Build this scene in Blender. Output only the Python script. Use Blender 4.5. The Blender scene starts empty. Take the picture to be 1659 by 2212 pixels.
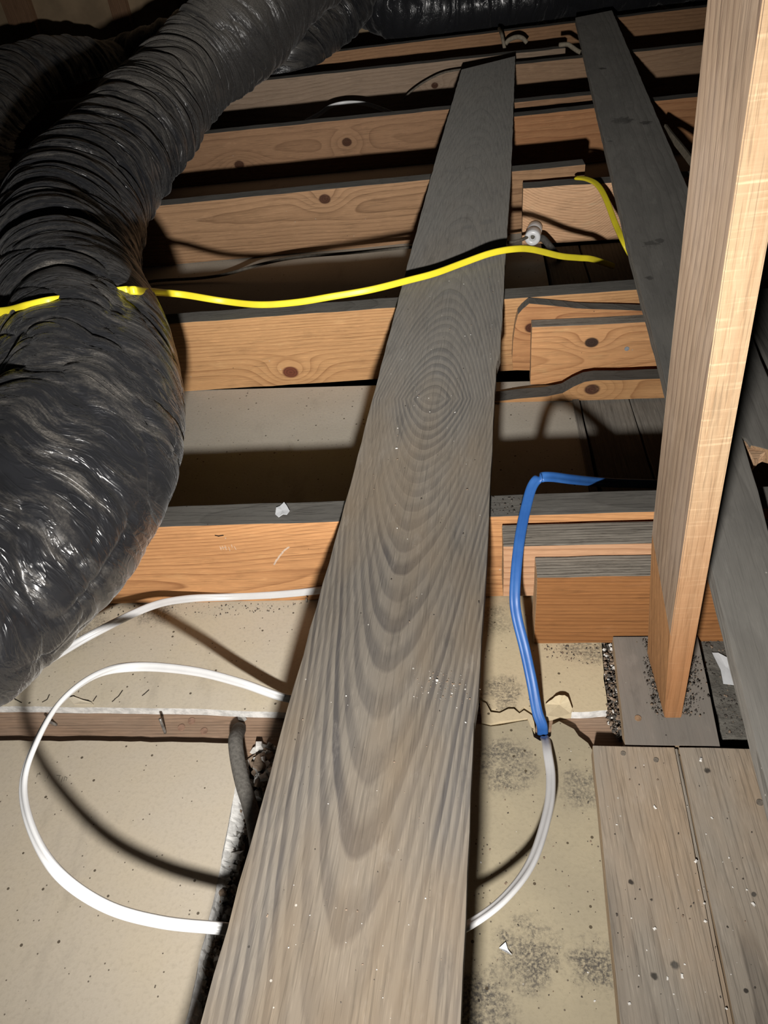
import bpy, bmesh, math, random
import numpy as np
from mathutils import Vector, Matrix

# ------------------------------------------------------------------ camera, light, exposure
scn = bpy.context.scene
COL = scn.collection
W, H, F = 1659.0, 2212.0, 1661.0
HC = 0.75006
def _rot(p, r, y):
    return Matrix.Rotation(y, 3, 'Z') @ Matrix.Rotation(p, 3, 'X') @ Matrix.Rotation(r, 3, 'Z')
M = _rot(0.84390638, -0.13392585, 0.15066666)
CAMPOS = Vector((0, 0, HC))
cd = bpy.data.cameras.new('camera'); cam = bpy.data.objects.new('camera', cd); COL.objects.link(cam)
cd.sensor_fit = 'HORIZONTAL'; cd.sensor_width = 36.0; cd.lens = 36.0 * F / W; cd.clip_start = 0.01
cam.matrix_world = Matrix.Translation(CAMPOS) @ M.to_4x4()
scn.camera = cam

world = bpy.data.worlds.new('world'); scn.world = world; world.use_nodes = True
world.node_tree.nodes['Background'].inputs[0].default_value = (0.9, 0.95, 1.0, 1)
world.node_tree.nodes['Background'].inputs[1].default_value = 0.003

# one hand-held torch: an even spill, a broad corona and a hot spot, all from the same lens
TORCH = Vector((-0.052, -0.116, 0.517)); TORCH_AIM = Vector((-0.42, 3.4, 0.50))
for nm, kind, watts, half in (('torch_spill', 'SPOT', 48.0, 85), ('torch_corona', 'SPOT', 76.0, 30), ('torch_hotspot', 'SPOT', 46.0, 15)):
    ld = bpy.data.lights.new(nm, kind); lamp = bpy.data.objects.new(nm, ld); COL.objects.link(lamp)
    lamp.location = TORCH; ld.energy = watts; ld.shadow_soft_size = 0.017; ld.color = (1.0, 0.965, 0.92)
    if half:
        ld.spot_size = math.radians(2*half); ld.spot_blend = 1.0
        lamp.rotation_euler = (TORCH_AIM - TORCH).to_track_quat('-Z', 'Y').to_euler()

vs = scn.view_settings
vs.view_transform = 'Standard'; vs.look = 'None'; vs.gamma = 1.0; vs.exposure = 0.0
try: vs.use_curve_mapping = False
except Exception: pass

# ------------------------------------------------------------------ helpers
def ray(px, py):
    return M @ Vector(((px - W/2)/F, -(py - H/2)/F, -1.0))
def Z(px, py, z):                     # point of the photograph lying at height z
    d = ray(px, py); return CAMPOS + d * ((z - HC)/d.z)
def Y(px, py, y):                     # ... on the upright plane at depth y
    d = ray(px, py); return CAMPOS + d * (y/d.y)
def D(px, py, dist):                  # ... at a distance along the view axis
    return CAMPOS + ray(px, py) * dist

def tag(o, label=None, cat=None, group=None, kind=None):
    if label: o['label'] = label
    if cat: o['category'] = cat
    if group: o['group'] = group
    if kind: o['kind'] = kind
    return o

def link(name, me, mats, parent=None, mw=None):
    o = bpy.data.objects.new(name, me); COL.objects.link(o)
    for m in mats: me.materials.append(m)
    if mw is not None: o.matrix_world = mw
    if parent is not None:
        o.parent = parent
        o.matrix_parent_inverse = parent.matrix_world.inverted()
    return o

def frame(origin, xdir, zdir=Vector((0, 0, 1))):
    x = xdir.normalized(); z = (zdir - x*zdir.dot(x)).normalized(); y = z.cross(x)
    m = Matrix((x, y, z)).transposed().to_4x4(); m.translation = origin
    return m

def bm_finish(bm, bevel=0.0012, segs=2, ang=35, ptop=None):
    bmesh.ops.remove_doubles(bm, verts=bm.verts, dist=1e-6)
    bmesh.ops.recalc_face_normals(bm, faces=bm.faces)
    if bevel > 0:
        es = [e for e in bm.edges if len(e.link_faces) == 2 and e.calc_face_angle(0) > math.radians(ang)]
        bmesh.ops.bevel(bm, geom=es, offset=bevel, segments=segs, profile=0.6, affect='EDGES', clamp_overlap=True)
    bm.normal_update()

def prism(name, pts, axis, t0, t1, mats, mw=None, bevel=0.0012, parent=None, idx=None):
    """extrude an outline (local u,v) along a local axis; mats = [side, top, end]"""
    bm = bmesh.new()
    def co(u, v, t):
        return (u, v, t) if axis == 'z' else (u, t, v)
    a = [bm.verts.new(co(u, v, t0)) for u, v in pts]
    b = [bm.verts.new(co(u, v, t1)) for u, v in pts]
    n = len(pts)
    bm.faces.new(a); bm.faces.new(b[::-1])
    for i in range(n):
        bm.faces.new((a[i], a[(i+1) % n], b[(i+1) % n], b[i]))
    bm_finish(bm, bevel)
    big = [f for f in bm.faces if len(f.verts) > 4]
    bmesh.ops.triangulate(bm, faces=big)
    bm.normal_update()
    for f in bm.faces:
        nx, ny, nz = f.normal
        f.material_index = 0
        if len(mats) > 1 and nz > 0.55: f.material_index = 1
        if len(mats) > 2 and abs(nx) > 0.8: f.material_index = 2
        if idx: f.material_index = idx(f)
    me = bpy.data.meshes.new(name); bm.to_mesh(me); bm.free()
    return link(name, me, mats, parent, mw)

rng = random.Random(7)
def jag(pts, amp, step, closed=True, r=None):
    """subdivide an outline and jitter the new points"""
    r = r or rng
    out = []
    n = len(pts)
    for i in range(n if closed else n-1):
        a = Vector(pts[i][:2]); b = Vector(pts[(i+1) % n][:2]); L = (b-a).length
        k = max(1, int(L/step)); d = (b-a)/max(L, 1e-9); nn = Vector((-d.y, d.x))
        for j in range(k):
            p = a + (b-a)*(j/k)
            if j: p = p + nn*r.uniform(-amp, amp)
            out.append((p.x, p.y))
    if not closed: out.append(tuple(pts[-1][:2]))
    return out

def timber(name, A, B, w, h, mats, z0=None, jit=0.0006, outline=None, bevel=0.0014, step=0.035):
    """a length of sawn timber standing on edge: A..B its front bottom line, w deep, h tall"""
    A = Vector(A); B = Vector(B); L = (B-A).length
    if outline is None:
        outline = [(0, 0), (L, 0), (L, h), (0, h)]
    r = random.Random(sum(map(ord, name)) + int(L*1000))
    pts = jag(outline, jit, step, True, r)
    return prism(name, pts, 'y', 0.0, w, mats, frame(A, B-A), bevel)

def slab(name, wpts, z0, z1, mats, xdir=None, bevel=0.001, jit=0.0005, step=0.03, parent=None, idx=None, origin=None):
    """a flat lying piece with a world-space outline"""
    o = Vector(wpts[0]) if origin is None else Vector(origin); o.z = z0
    xd = Vector(xdir) if xdir is not None else Vector((1, 0, 0))
    mw = frame(o, xd); inv = mw.inverted()
    loc = [(inv @ Vector((p[0], p[1], z0))).to_2d() for p in wpts]
    r = random.Random(int(abs(o.x*997+o.y*331)*100) % 99991)
    pts = jag([tuple(p) for p in loc], jit, step, True, r)
    return prism(name, pts, 'z', 0.0, z1-z0, mats, mw, bevel, parent, idx)

def catmull(P, n):
    P = [np.array(p, float) for p in P]
    P = [2*P[0]-P[1]] + P + [2*P[-1]-P[-2]]
    out = []
    for i in range(1, len(P)-2):
        for k in range(n):
            t = k/n
            out.append(0.5*((2*P[i]) + (-P[i-1]+P[i+1])*t + (2*P[i-1]-5*P[i]+4*P[i+1]-P[i+2])*t*t + (-P[i-1]+3*P[i]-3*P[i+1]+P[i+2])*t**3))
    out.append(P[-2])
    return np.array(out)

def sweep(name, ctrl, prof, mat, flat=None, n=14, parent=None, caps=True, smooth=True):
    """sweep a profile (list of u,v) along control points; flat = per control point direction of the profile's u axis"""
    P = catmull(ctrl, n); N = len(P)
    T = np.gradient(P, axis=0); T /= np.linalg.norm(T, axis=1)[:, None]
    if flat is None:
        u = np.array([0.3, 0.2, 1.0]); Us = []
        for t in T:
            u = u - t*np.dot(u, t); u /= np.linalg.norm(u); Us.append(u)
        Us = np.array(Us)
    else:
        Us = catmull(flat, n); Us = Us - T*np.sum(Us*T, axis=1)[:, None]; Us /= np.linalg.norm(Us, axis=1)[:, None]
    V = np.cross(T, Us)
    m = len(prof); pr = np.array(prof)
    verts = (P[:, None, :] + pr[None, :, 0, None]*Us[:, None, :] + pr[None, :, 1, None]*V[:, None, :]).reshape(-1, 3)
    faces = [(i*m+j, i*m+(j+1) % m, (i+1)*m+(j+1) % m, (i+1)*m+j) for i in range(N-1) for j in range(m)]
    if caps: faces += [tuple(range(m))[::-1], tuple((N-1)*m+j for j in range(m))]
    me = bpy.data.meshes.new(name); me.from_pydata(verts.tolist(), [], faces)
    if smooth:
        me.polygons.foreach_set('use_smooth', [True]*len(faces))
    bm = bmesh.new(); bm.from_mesh(me); bmesh.ops.recalc_face_normals(bm, faces=bm.faces); bm.to_mesh(me); bm.free()
    return link(name, me, [mat], parent)

def circ(r, n=12): return [(r*math.cos(2*math.pi*i/n), r*math.sin(2*math.pi*i/n)) for i in range(n)]
def flatcable(w, t, groove=0.12, n=20):
    """flat building cable: two rounded lobes with a shallow valley between"""
    out = []
    for i in range(n):
        a = 2*math.pi*i/n; c, s = math.cos(a), math.sin(a)
        x = math.copysign(abs(c)**0.8, c)*w/2
        y = math.copysign(abs(s)**0.6, s)*t/2*(1-groove*max(0, 1-abs(x)/(w*0.22)))
        out.append((x, y))
    return out

# ------------------------------------------------------------------ node materials
def mat_new(name):
    m = bpy.data.materials.new(name); m.use_nodes = True
    nt = m.node_tree; nt.nodes.clear()
    out = nt.nodes.new('ShaderNodeOutputMaterial'); b = nt.nodes.new('ShaderNodeBsdfPrincipled')
    nt.links.new(b.outputs[0], out.inputs[0])
    return m, nt, b
class N:
    def __init__(s, nt): s.nt = nt
    def node(s, t, **k):
        n = s.nt.nodes.new(t)
        for a, v in k.items(): setattr(n, a, v)
        return n
    def put(s, sock, v):
        if hasattr(v, 'is_linked'): s.nt.links.new(v, sock)
        elif v is not None: sock.default_value = v
    def math(s, op, a, b=None, c=None, clamp=False):
        n = s.node('ShaderNodeMath', operation=op, use_clamp=clamp)
        s.put(n.inputs[0], a)
        if b is not None: s.put(n.inputs[1], b)
        if c is not None: s.put(n.inputs[2], c)
        return n.outputs[0]
    def mix(s, f, a, b):
        n = s.node('ShaderNodeMix', data_type='RGBA')
        s.put(n.inputs[0], f)
        s.put(n.inputs[6], a if hasattr(a, 'is_linked') else (*a, 1)); s.put(n.inputs[7], b if hasattr(b, 'is_linked') else (*b, 1))
        return n.outputs[2]
    def noise(s, vec, scale, detail=3, rough=0.5, dist=0.0):
        n = s.node('ShaderNodeTexNoise'); s.put(n.inputs['Vector'], vec)
        n.inputs['Scale'].default_value = scale; n.inputs['Detail'].default_value = detail
        n.inputs['Roughness'].default_value = rough; n.inputs['Distortion'].default_value = dist
        return n.outputs['Fac']
    def scale(s, vec, xyz, off=(0, 0, 0)):
        n = s.node('ShaderNodeMapping'); s.put(n.inputs[0], vec)
        n.inputs['Scale'].default_value = xyz; n.inputs['Location'].default_value = off
        return n.outputs[0]
    def ramp(s, f, stops, smooth=False):
        n = s.node('ShaderNodeValToRGB'); s.put(n.inputs[0], f)
        e = n.color_ramp.elements
        while len(e) < len(stops): e.new(0.5)
        for i, (p, c) in enumerate(stops):
            e[i].position = p; e[i].color = (*c, 1) if len(c) == 3 else c
        if smooth: n.color_ramp.interpolation = 'EASE'
        return n.outputs[0]
    def step(s, f, lo, hi):
        n = s.node('ShaderNodeMapRange', interpolation_type='SMOOTHSTEP'); s.put(n.inputs[0], f)
        n.inputs[1].default_value = lo; n.inputs[2].default_value = hi
        return n.outputs[0]
    def bump(s, h, strength, dist, bsdf):
        n = s.node('ShaderNodeBump'); s.put(n.inputs['Height'], h)
        n.inputs['Strength'].default_value = strength; n.inputs['Distance'].default_value = dist
        s.nt.links.new(n.outputs[0], bsdf.inputs['Normal'])

def wood(name, light, dark, ring=0.006, pith=(0.05, 0.02), wander=0.03, wfreq=1.2, slope=0.0, seed=0, dust=None, dust_amt=0.0,
         knots=(), kcol=(0.05, 0.02, 0.01), rough=0.8, bump=0.35, tint=None, saw=0.0, speck=0.2, fibre=0.45, sharp=0.35, valley=None, spots=(), sheen=0.0, grad=None, dgrad=None):
    """sawn softwood: growth rings about a wandering pith line, cut by the piece's own faces (object x = length)"""
    m, nt, b = mat_new(name); q = N(nt)
    tc = q.node('ShaderNodeTexCoord').outputs['Object']
    sx = q.node('ShaderNodeSeparateXYZ'); nt.links.new(tc, sx.inputs[0]); x, y, z = sx.outputs
    lo = q.noise(q.scale(tc, (wfreq, 0.0, 0.0), (seed*3.7, seed, 1.3)), 1.0, 1.5, 0.4)
    lo2 = q.noise(q.scale(tc, (wfreq*0.8, 0.0, 0.0), (seed*1.7, seed+5.0, 7.3)), 1.0, 1.0, 0.4)
    warp = q.noise(q.scale(tc, (7, 22, 22), (seed, 0, 0)), 1.0, 2.0, 0.5)
    offz = q.math('MULTIPLY_ADD', q.math('SUBTRACT', lo, 0.5), wander*2.4, -pith[1])
    if slope: offz = q.math('ADD', offz, q.math('MULTIPLY', x, slope))
    if valley:   # rings closing in an oval at x = valley[0]
        vx = q.math('ABSOLUTE', q.math('SUBTRACT', x, valley[0])); ve = q.math('SUBTRACT', 1.0, q.math('POWER', 2.718, q.math('MULTIPLY', vx, -1.0/0.30))); offz = q.math('ADD', offz, q.math('MULTIPLY_ADD', vx, valley[2], q.math('MULTIPLY', ve, valley[1])))
    offy = q.math('MULTIPLY_ADD', q.math('SUBTRACT', lo2, 0.5), wander*1.2, -pith[0])
    dy = q.math('ADD', y, offy); dz = q.math('ADD', z, offz)
    r = q.math('SQRT', q.math('ADD', q.math('MULTIPLY', dy, dy), q.math('MULTIPLY', dz, dz)))
    r = q.math('MULTIPLY_ADD', q.math('SUBTRACT', warp, 0.5), ring*0.9, r)
    for (kx, ky, kz, kr) in knots:
        vd = q.node('ShaderNodeVectorMath', operation='DISTANCE')
        nt.links.new(q.scale(tc, (0.55, 1, 1)), vd.inputs[0]); vd.inputs[1].default_value = (kx*0.55, ky, kz)
        kd = vd.outputs['Value']
        push = q.math('MULTIPLY', q.math('POWER', 2.718, q.math('MULTIPLY', q.math('MULTIPLY', kd, kd), -1.0/(kr*kr*5))), kr*1.6)
        r = q.math('ADD', r, push)
    rr_ = q.math('DIVIDE', r, ring)
    fr = q.math('FRACT', rr_)
    wn = q.node('ShaderNodeTexWhiteNoise', noise_dimensions='1D'); nt.links.new(q.math('ADD', q.math('FLOOR', rr_), seed*7.3), wn.inputs['W'])
    ringmask0 = q.ramp(fr, [(0.0, (0, 0, 0)), (0.30, (0.08,)*3), (0.56, (0.9,)*3), (0.88, (1, 1, 1)), (1.0, (0.0,)*3)] if sharp > 0.45 else
                       [(0.0, (0, 0, 0)), (0.45, (0.10,)*3), (0.80, (0.55,)*3), (0.93, (1, 1, 1)), (1.0, (0.05,)*3)])
    ringmask = q.math('MULTIPLY', ringmask0, q.math('MULTIPLY_ADD', wn.outputs['Value'], 0.55, 0.48))
    fib = q.noise(q.scale(tc, (9, 420, 420), (seed, 2, 3)), 1.0, 3, 0.6)
    blot = q.noise(q.scale(tc, (5, 16, 16), (seed+2, 2, 3)), 1.0, 4, 0.6)
    hair = q.noise(q.scale(tc, (30, 1500, 1500), (seed, 6, 1)), 1.0, 2, 0.6)
    streak = q.noise(q.scale(tc, (2.2, 110, 110), (seed+1, 2, 8)), 1.0, 4, 0.65)
    f = q.math('MULTIPLY_ADD', q.math('SUBTRACT', fib, 0.5), fibre*1.9, ringmask)
    f = q.math('MULTIPLY_ADD', q.math('SUBTRACT', hair, 0.5), fibre*1.3, f)
    f = q.math('MULTIPLY_ADD', q.math('SUBTRACT', streak, 0.5), fibre*1.6, f)
    f = q.math('MULTIPLY_ADD', q.math('SUBTRACT', blot, 0.5), 0.5, f, )
    col = q.mix(q.math('MINIMUM', q.math('MAXIMUM', f, 0.0), 1.0), light, dark)
    if tint:
        big = q.noise(q.scale(tc, (3, 9, 9), (seed+9, 1, 0)), 1.0, 3, 0.55)
        col = q.mix(q.math('MULTIPLY', q.step(big, 0.42, 0.66), 0.75), col, tint)
    h = q.math('MULTIPLY_ADD', ringmask, 0.7, q.math('MULTIPLY', q.math('ADD', fib, hair), 0.4))
    if saw:
        sw = q.noise(q.scale(tc, (260, 12, 12), (seed, 0, 0)), 1.0, 2, 0.6)
        sw2 = q.noise(q.scale(tc, (70, 6, 6), (seed, 4, 0)), 1.0, 2, 0.6)
        sf = q.math('MULTIPLY', q.math('MULTIPLY', q.step(sw, 0.5, 0.72), q.step(sw2, 0.3, 0.7)), saw)
        col = q.mix(sf, col, (0.62, 0.47, 0.30)); h = q.math('MULTIPLY_ADD', sw, saw*1.5, h)
    for (kx, ky, kz, kr) in knots:
        vd = q.node('ShaderNodeVectorMath', operation='DISTANCE')
        nt.links.new(q.scale(tc, (0.8, 1, 1)), vd.inputs[0]); vd.inputs[1].default_value = (kx*0.8, ky, kz)
        kd = q.math('MULTIPLY_ADD', q.math('SUBTRACT', blot, 0.5), kr*0.7, vd.outputs['Value'])
        km = q.math('SUBTRACT', 1.0, q.step(kd, kr*0.72, kr*1.05))
        kring = q.math('FRACT', q.math('MULTIPLY', kd, 9.0/(kr*3)))
        col = q.mix(km, col, q.mix(kring, kcol, tuple(c*1.7 for c in kcol)))
    for sp in spots:
        vd = q.node('ShaderNodeVectorMath', operation='DISTANCE')
        if len(sp) == 2:
            nt.links.new(q.node('ShaderNodeNewGeometry').outputs['Position'], vd.inputs[0]); vd.inputs[1].default_value = sp[0]; kr, ks = sp[1], 0.9
        else:
            kx, ky, kz, kr, ks = sp; nt.links.new(tc, vd.inputs[0]); vd.inputs[1].default_value = (kx, ky, kz)
        edge = q.noise(q.scale(tc, (90, 90, 90)), 1.0, 3, 0.6)
        kd = q.math('MULTIPLY_ADD', q.math('SUBTRACT', edge, 0.5), kr*1.8, vd.outputs['Value'])
        col = q.mix(q.math('MULTIPLY', q.math('SUBTRACT', 1.0, q.step(kd, kr*0.5, kr)), ks), col, (0.018, 0.015, 0.013))
    if dust and dust_amt:
        dn = q.noise(q.scale(tc, (6, 14, 14), (seed+4, 1, 0)), 1.0, 5, 0.62)
        dm = q.math('MULTIPLY', q.step(dn, 0.5-0.35*dust_amt, 0.85-0.35*dust_amt), min(1.0, dust_amt*1.15))
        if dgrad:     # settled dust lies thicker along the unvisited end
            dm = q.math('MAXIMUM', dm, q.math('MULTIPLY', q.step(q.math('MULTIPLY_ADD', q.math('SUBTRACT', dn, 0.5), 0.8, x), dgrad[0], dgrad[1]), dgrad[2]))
        col = q.mix(dm, col, dust)
    if speck:
        vo = q.node('ShaderNodeTexVoronoi'); nt.links.new(q.scale(tc, (1, 1, 1), (seed, 0, 0)), vo.inputs['Vector']); vo.inputs['Scale'].default_value = 60
        keep = q.node('ShaderNodeSeparateColor'); nt.links.new(vo.outputs['Color'], keep.inputs[0])
        sm = q.math('MULTIPLY', q.math('LESS_THAN', vo.outputs['Distance'], 0.055), q.math('GREATER_THAN', keep.outputs[0], 1-speck))
        sc = q.mix(q.math('GREATER_THAN', keep.outputs[1], 0.55), (0.03, 0.026, 0.022), (0.42, 0.40, 0.36))
        col = q.mix(q.math('MULTIPLY', sm, 0.8), col, sc)
    scn_ = q.noise(q.scale(tc, (16, 45, 45), (seed+11, 3, 0)), 1.0, 5, 0.7)
    col = q.mix(q.math('MULTIPLY', q.step(scn_, 0.56, 0.74), 0.28), col, tuple(min(0.6, c*1.35+0.03) for c in light))
    col = q.mix(q.math('MULTIPLY', q.step(scn_, 0.46, 0.26), 0.30), col, tuple(c*0.55 for c in dark))
    pores = q.step(q.noise(q.scale(tc, (14, 520, 520), (seed+21, 0, 0)), 1.0, 3, 0.65), 0.53, 0.66)
    pale = q.step(q.noise(q.scale(tc, (40, 700, 700), (seed+22, 0, 0)), 1.0, 2, 0.6), 0.55, 0.68)
    gmul = q.math('SUBTRACT', q.math('MULTIPLY_ADD', pale, 0.22*fibre*2, 1.0), q.math('MULTIPLY', pores, 0.30*fibre*2))
    vm = q.node('ShaderNodeVectorMath', operation='SCALE'); nt.links.new(col, vm.inputs[0]); nt.links.new(gmul, vm.inputs['Scale']); col = vm.outputs[0]
    h = q.math('SUBTRACT', h, q.math('MULTIPLY', pores, 0.35))
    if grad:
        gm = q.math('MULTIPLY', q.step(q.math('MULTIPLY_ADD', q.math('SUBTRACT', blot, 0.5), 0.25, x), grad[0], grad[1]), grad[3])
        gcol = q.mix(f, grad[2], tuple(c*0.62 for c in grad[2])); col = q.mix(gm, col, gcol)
    nt.links.new(col, b.inputs['Base Color']); b.inputs['Roughness'].default_value = rough
    b.inputs['Specular IOR Level'].default_value = 0.25
    if 'Diffuse Roughness' in b.inputs: b.inputs['Diffuse Roughness'].default_value = 0.6
    if sheen:
        b.inputs['Sheen Weight'].default_value = sheen; b.inputs['Sheen Roughness'].default_value = 0.45
        b.inputs['Sheen Tint'].default_value = (0.95, 0.93, 0.88, 1)
    q.bump(h, bump, 0.0012, b)
    return m

def board_paper(name, base, alt, mold=(), seed=0, speck=0.35, stain=None):
    """paper-faced plasterboard, mottled, flecked with dirt; mold = blotches (x, y, radius, strength) in world metres"""
    m, nt, b = mat_new(name); q = N(nt)
    tc = q.node('ShaderNodeNewGeometry').outputs['Position']
    a = q.noise(q.scale(tc, (9, 9, 9), (seed, 0, 0)), 1.0, 4, 0.55)
    col = q.mix(q.step(a, 0.32, 0.68), base, alt)
    fine = q.noise(tc, 240, 3, 0.6)
    col = q.mix(q.math('MULTIPLY', q.step(fine, 0.45, 0.75), 0.22), col, tuple(c*0.55 for c in base))
    st = q.noise(q.scale(tc, (14, 5, 9), (seed+8, 3, 0)), 1.0, 5, 0.65)
    col = q.mix(q.math('MULTIPLY', q.step(st, 0.55, 0.8), 0.35), col, stain or (0.16, 0.14, 0.12))
    for (mx, my, mr, ms) in mold:
        vd = q.node('ShaderNodeVectorMath', operation='DISTANCE'); nt.links.new(q.scale(tc, (1, 1, 0)), vd.inputs[0]); vd.inputs[1].default_value = (mx, my, 0)
        fall = q.math('SUBTRACT', 1.0, q.step(vd.outputs['Value'], mr*0.15, mr*1.5))
        mn = q.noise(q.scale(tc, (1, 1, 1), (seed+mx*7, 0, 0)), 48, 6, 0.78)
        mf = q.noise(q.scale(tc, (1, 1, 1), (seed+mx*3, 4, 0)), 330, 3, 0.7)
        mk = q.math('MULTIPLY', q.math('MULTIPLY', q.step(q.math('MULTIPLY', mn, fall), 0.30, 0.56), q.step(mf, 0.32, 0.62)), ms)
        col = q.mix(mk, col, (0.075, 0.068, 0.062))
    for sc, lim, keepv, c in ((85, 0.13, speck*0.4, (0.05, 0.035, 0.02)), (190, 0.16, speck*0.35, (0.10, 0.08, 0.06))):
        vo = q.node('ShaderNodeTexVoronoi'); nt.links.new(q.scale(tc, (1, 1, 1), (seed, 0, 0)), vo.inputs['Vector']); vo.inputs['Scale'].default_value = sc
        keep = q.node('ShaderNodeSeparateColor'); nt.links.new(vo.outputs['Color'], keep.inputs[0])
        sm = q.math('MULTIPLY', q.math('LESS_THAN', vo.outputs['Distance'], lim), q.math('LESS_THAN', keep.outputs[0], keepv))
        col = q.mix(q.math('MULTIPLY', sm, 0.85), col, c)
    nt.links.new(col, b.inputs['Base Color']); b.inputs['Roughness'].default_value = 0.85
    b.inputs['Specular IOR Level'].default_value = 0.2
    q.bump(q.math('MULTIPLY_ADD', fine, 0.4, a), 0.25, 0.002, b)
    return m

def plain(name, c, rough=0.6, var=0.25, vs=60, c2=None, spec=0.3, bump=0.2, bd=0.001, metal=0.0, gen='Object'):
    m, nt, b = mat_new(name); q = N(nt)
    tc = q.node('ShaderNodeTexCoord').outputs[gen]
    n = q.noise(tc, vs, 4, 0.6)
    c2 = c2 or tuple(x*(1-var) for x in c)
    nt.links.new(q.mix(q.step(n, 0.35, 0.7), c, c2), b.inputs['Base Color'])
    b.inputs['Roughness'].default_value = rough; b.inputs['Specular IOR Level'].default_value = spec; b.inputs['Metallic'].default_value = metal
    if bump: q.bump(n, bump, bd, b)
    return m

def duct_skin(name, dust_amt, seed=0, along=None):
    """black polythene sleeve, dusty on its upper side, with fine creases"""
    m, nt, b = mat_new(name); q = N(nt)
    uv = q.node('ShaderNodeTexCoord').outputs['UV']
    pos = q.node('ShaderNodeNewGeometry')
    d1 = q.noise(q.scale(uv, (34, 5, 1), (seed+9, 0, 0)), 1.0, 5, 0.65, 0.4)
    d2 = q.noise(q.scale(uv, (110, 14, 1), (seed, 0, 0)), 1.0, 4, 0.65)
    d3 = q.noise(pos.outputs['Position'], 420, 4, 0.75)
    nz = q.node('ShaderNodeSeparateXYZ'); nt.links.new(pos.outputs['Normal'], nz.inputs[0])
    up = q.step(nz.outputs[2], -0.1, 0.95)
    ux = q.node('ShaderNodeSeparateXYZ'); nt.links.new(uv, ux.inputs[0])
    k = q.math('ADD', q.math('MULTIPLY', d1, 0.55), q.math('MULTIPLY', d2, 0.45))
    if along: k = q.math('ADD', k, q.math('MULTIPLY_ADD', q.step(ux.outputs[0], along[1], along[0]), along[2]-along[3], along[3]))  # dust tone graded along the length, painted to offset the torch's falloff
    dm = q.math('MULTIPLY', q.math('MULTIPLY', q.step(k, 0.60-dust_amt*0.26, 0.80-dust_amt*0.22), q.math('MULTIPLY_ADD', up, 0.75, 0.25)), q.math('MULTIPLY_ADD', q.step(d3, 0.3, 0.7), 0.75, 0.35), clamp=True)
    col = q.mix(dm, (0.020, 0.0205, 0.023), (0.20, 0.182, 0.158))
    nt.links.new(col, b.inputs['Base Color'])
    b.inputs['Sheen Weight'].default_value = 0.12; b.inputs['Sheen Roughness'].default_value = 0.4
    rg = q.math('MULTIPLY_ADD', dm, 0.42, 0.27)
    nt.links.new(rg, b.inputs['Roughness'])
    b.inputs['Specular IOR Level'].default_value = 0.55
    cr = q.noise(q.scale(uv, (70, 9, 1), (seed+3, 0, 0)), 1.0, 3, 0.55, 0.8)
    ridge = q.math('ABSOLUTE', q.math('SUBTRACT', cr, 0.5))
    cr2 = q.noise(q.scale(uv, (34, 7, 1), (seed+6, 0, 0)), 1.0, 4, 0.6, 1.2)
    ridge2 = q.math('ABSOLUTE', q.math('SUBTRACT', cr2, 0.5))
    q.bump(q.math('ADD', q.math('MULTIPLY', q.math('MINIMUM', ridge, 0.06), 3.0), q.math('MULTIPLY', q.math('MINIMUM', ridge2, 0.05), 2.6)), 0.6, 0.005, b)
    return m

# colours shared by families of timber
GREY_L, GREY_D = (0.155, 0.143, 0.122), (0.085, 0.077, 0.067)
BT, BB = 0.160, 0.1405
DUST = (0.12, 0.115, 0.105)
M_END = wood('end_grain', (0.32, 0.2, 0.11), (0.16, 0.09, 0.05), ring=0.004, pith=(0.0, 0.0), wander=0.0, seed=3, bump=0.4)
M_TOP = [wood('dusty_top_%d' % i, (0.12, 0.112, 0.099), (0.072, 0.066, 0.058), ring=0.004, pith=(0.02, -0.02), seed=20+i, dust=(0.092, 0.088, 0.08), dust_amt=0.6, bump=0.5, speck=0.2, fibre=0.28) for i in range(2)]
M_TOPR = wood('furrowed_grey_top', (0.24, 0.215, 0.18), (0.07, 0.06, 0.05), ring=0.0042, pith=(-0.1, 0.09), wander=0.006, seed=5, dust=DUST, dust_amt=0.3, bump=1.0, speck=0.2)
def jface(i, **k):
    d = dict(light=(0.50, 0.29, 0.15), dark=(0.30, 0.15, 0.07), ring=0.0042, pith=(0.07, 0.04), wander=0.05, seed=i, bump=0.3, speck=0.15)
    d.update(k); return wood('joist_face_%d' % i, d.pop('light'), d.pop('dark'), **d)

# ------------------------------------------------------------------ the setting
M_FLOOR = plain('soot_black_cavity', (0.03, 0.027, 0.024), 0.95, 0.5, 30)
tag(slab('floor', [(-3, -0.6, 0), (3.2, -0.6, 0), (3.2, 5.2, 0), (-3, 5.2, 0)], -0.075, -0.055, [M_FLOOR], jit=0, bevel=0), kind='structure')
M_WALL = plain('tan_wall_panel', (0.36, 0.26, 0.16), 0.9, 0.3, 6, bump=0.1)
YB = 4.0
wall = tag(slab('wall_back', [(-3, YB, 0), (3.2, YB, 0), (3.2, YB+0.02, 0), (-3, YB+0.02, 0)], -0.055, 1.7, [M_WALL], jit=0, bevel=0), kind='structure')
M_STUD = wood('stud_brown', (0.26, 0.15, 0.085), (0.15, 0.08, 0.045), ring=0.008, pith=(0.05, 0.05), seed=31)
for (xa, ya, xb, yb) in ((10, 0, 68, 0), (240, 0, 276, 0), (386, 0, 430, 0)):
    a = Y(xa, ya, YB); c = Y(xb, yb, YB)
    prism('wall_stud', [(0, 0), (1.7, 0), (1.7, c.x-a.x), (0, c.x-a.x)], 'z', 0, 0.045, [M_STUD],
          Matrix(((0, 1, 0, a.x), (0, 0, -1, YB), (1, 0, 0, -0.05), (0, 0, 0, 1))) @ Matrix.Identity(4), 0.002, parent=wall)

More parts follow.
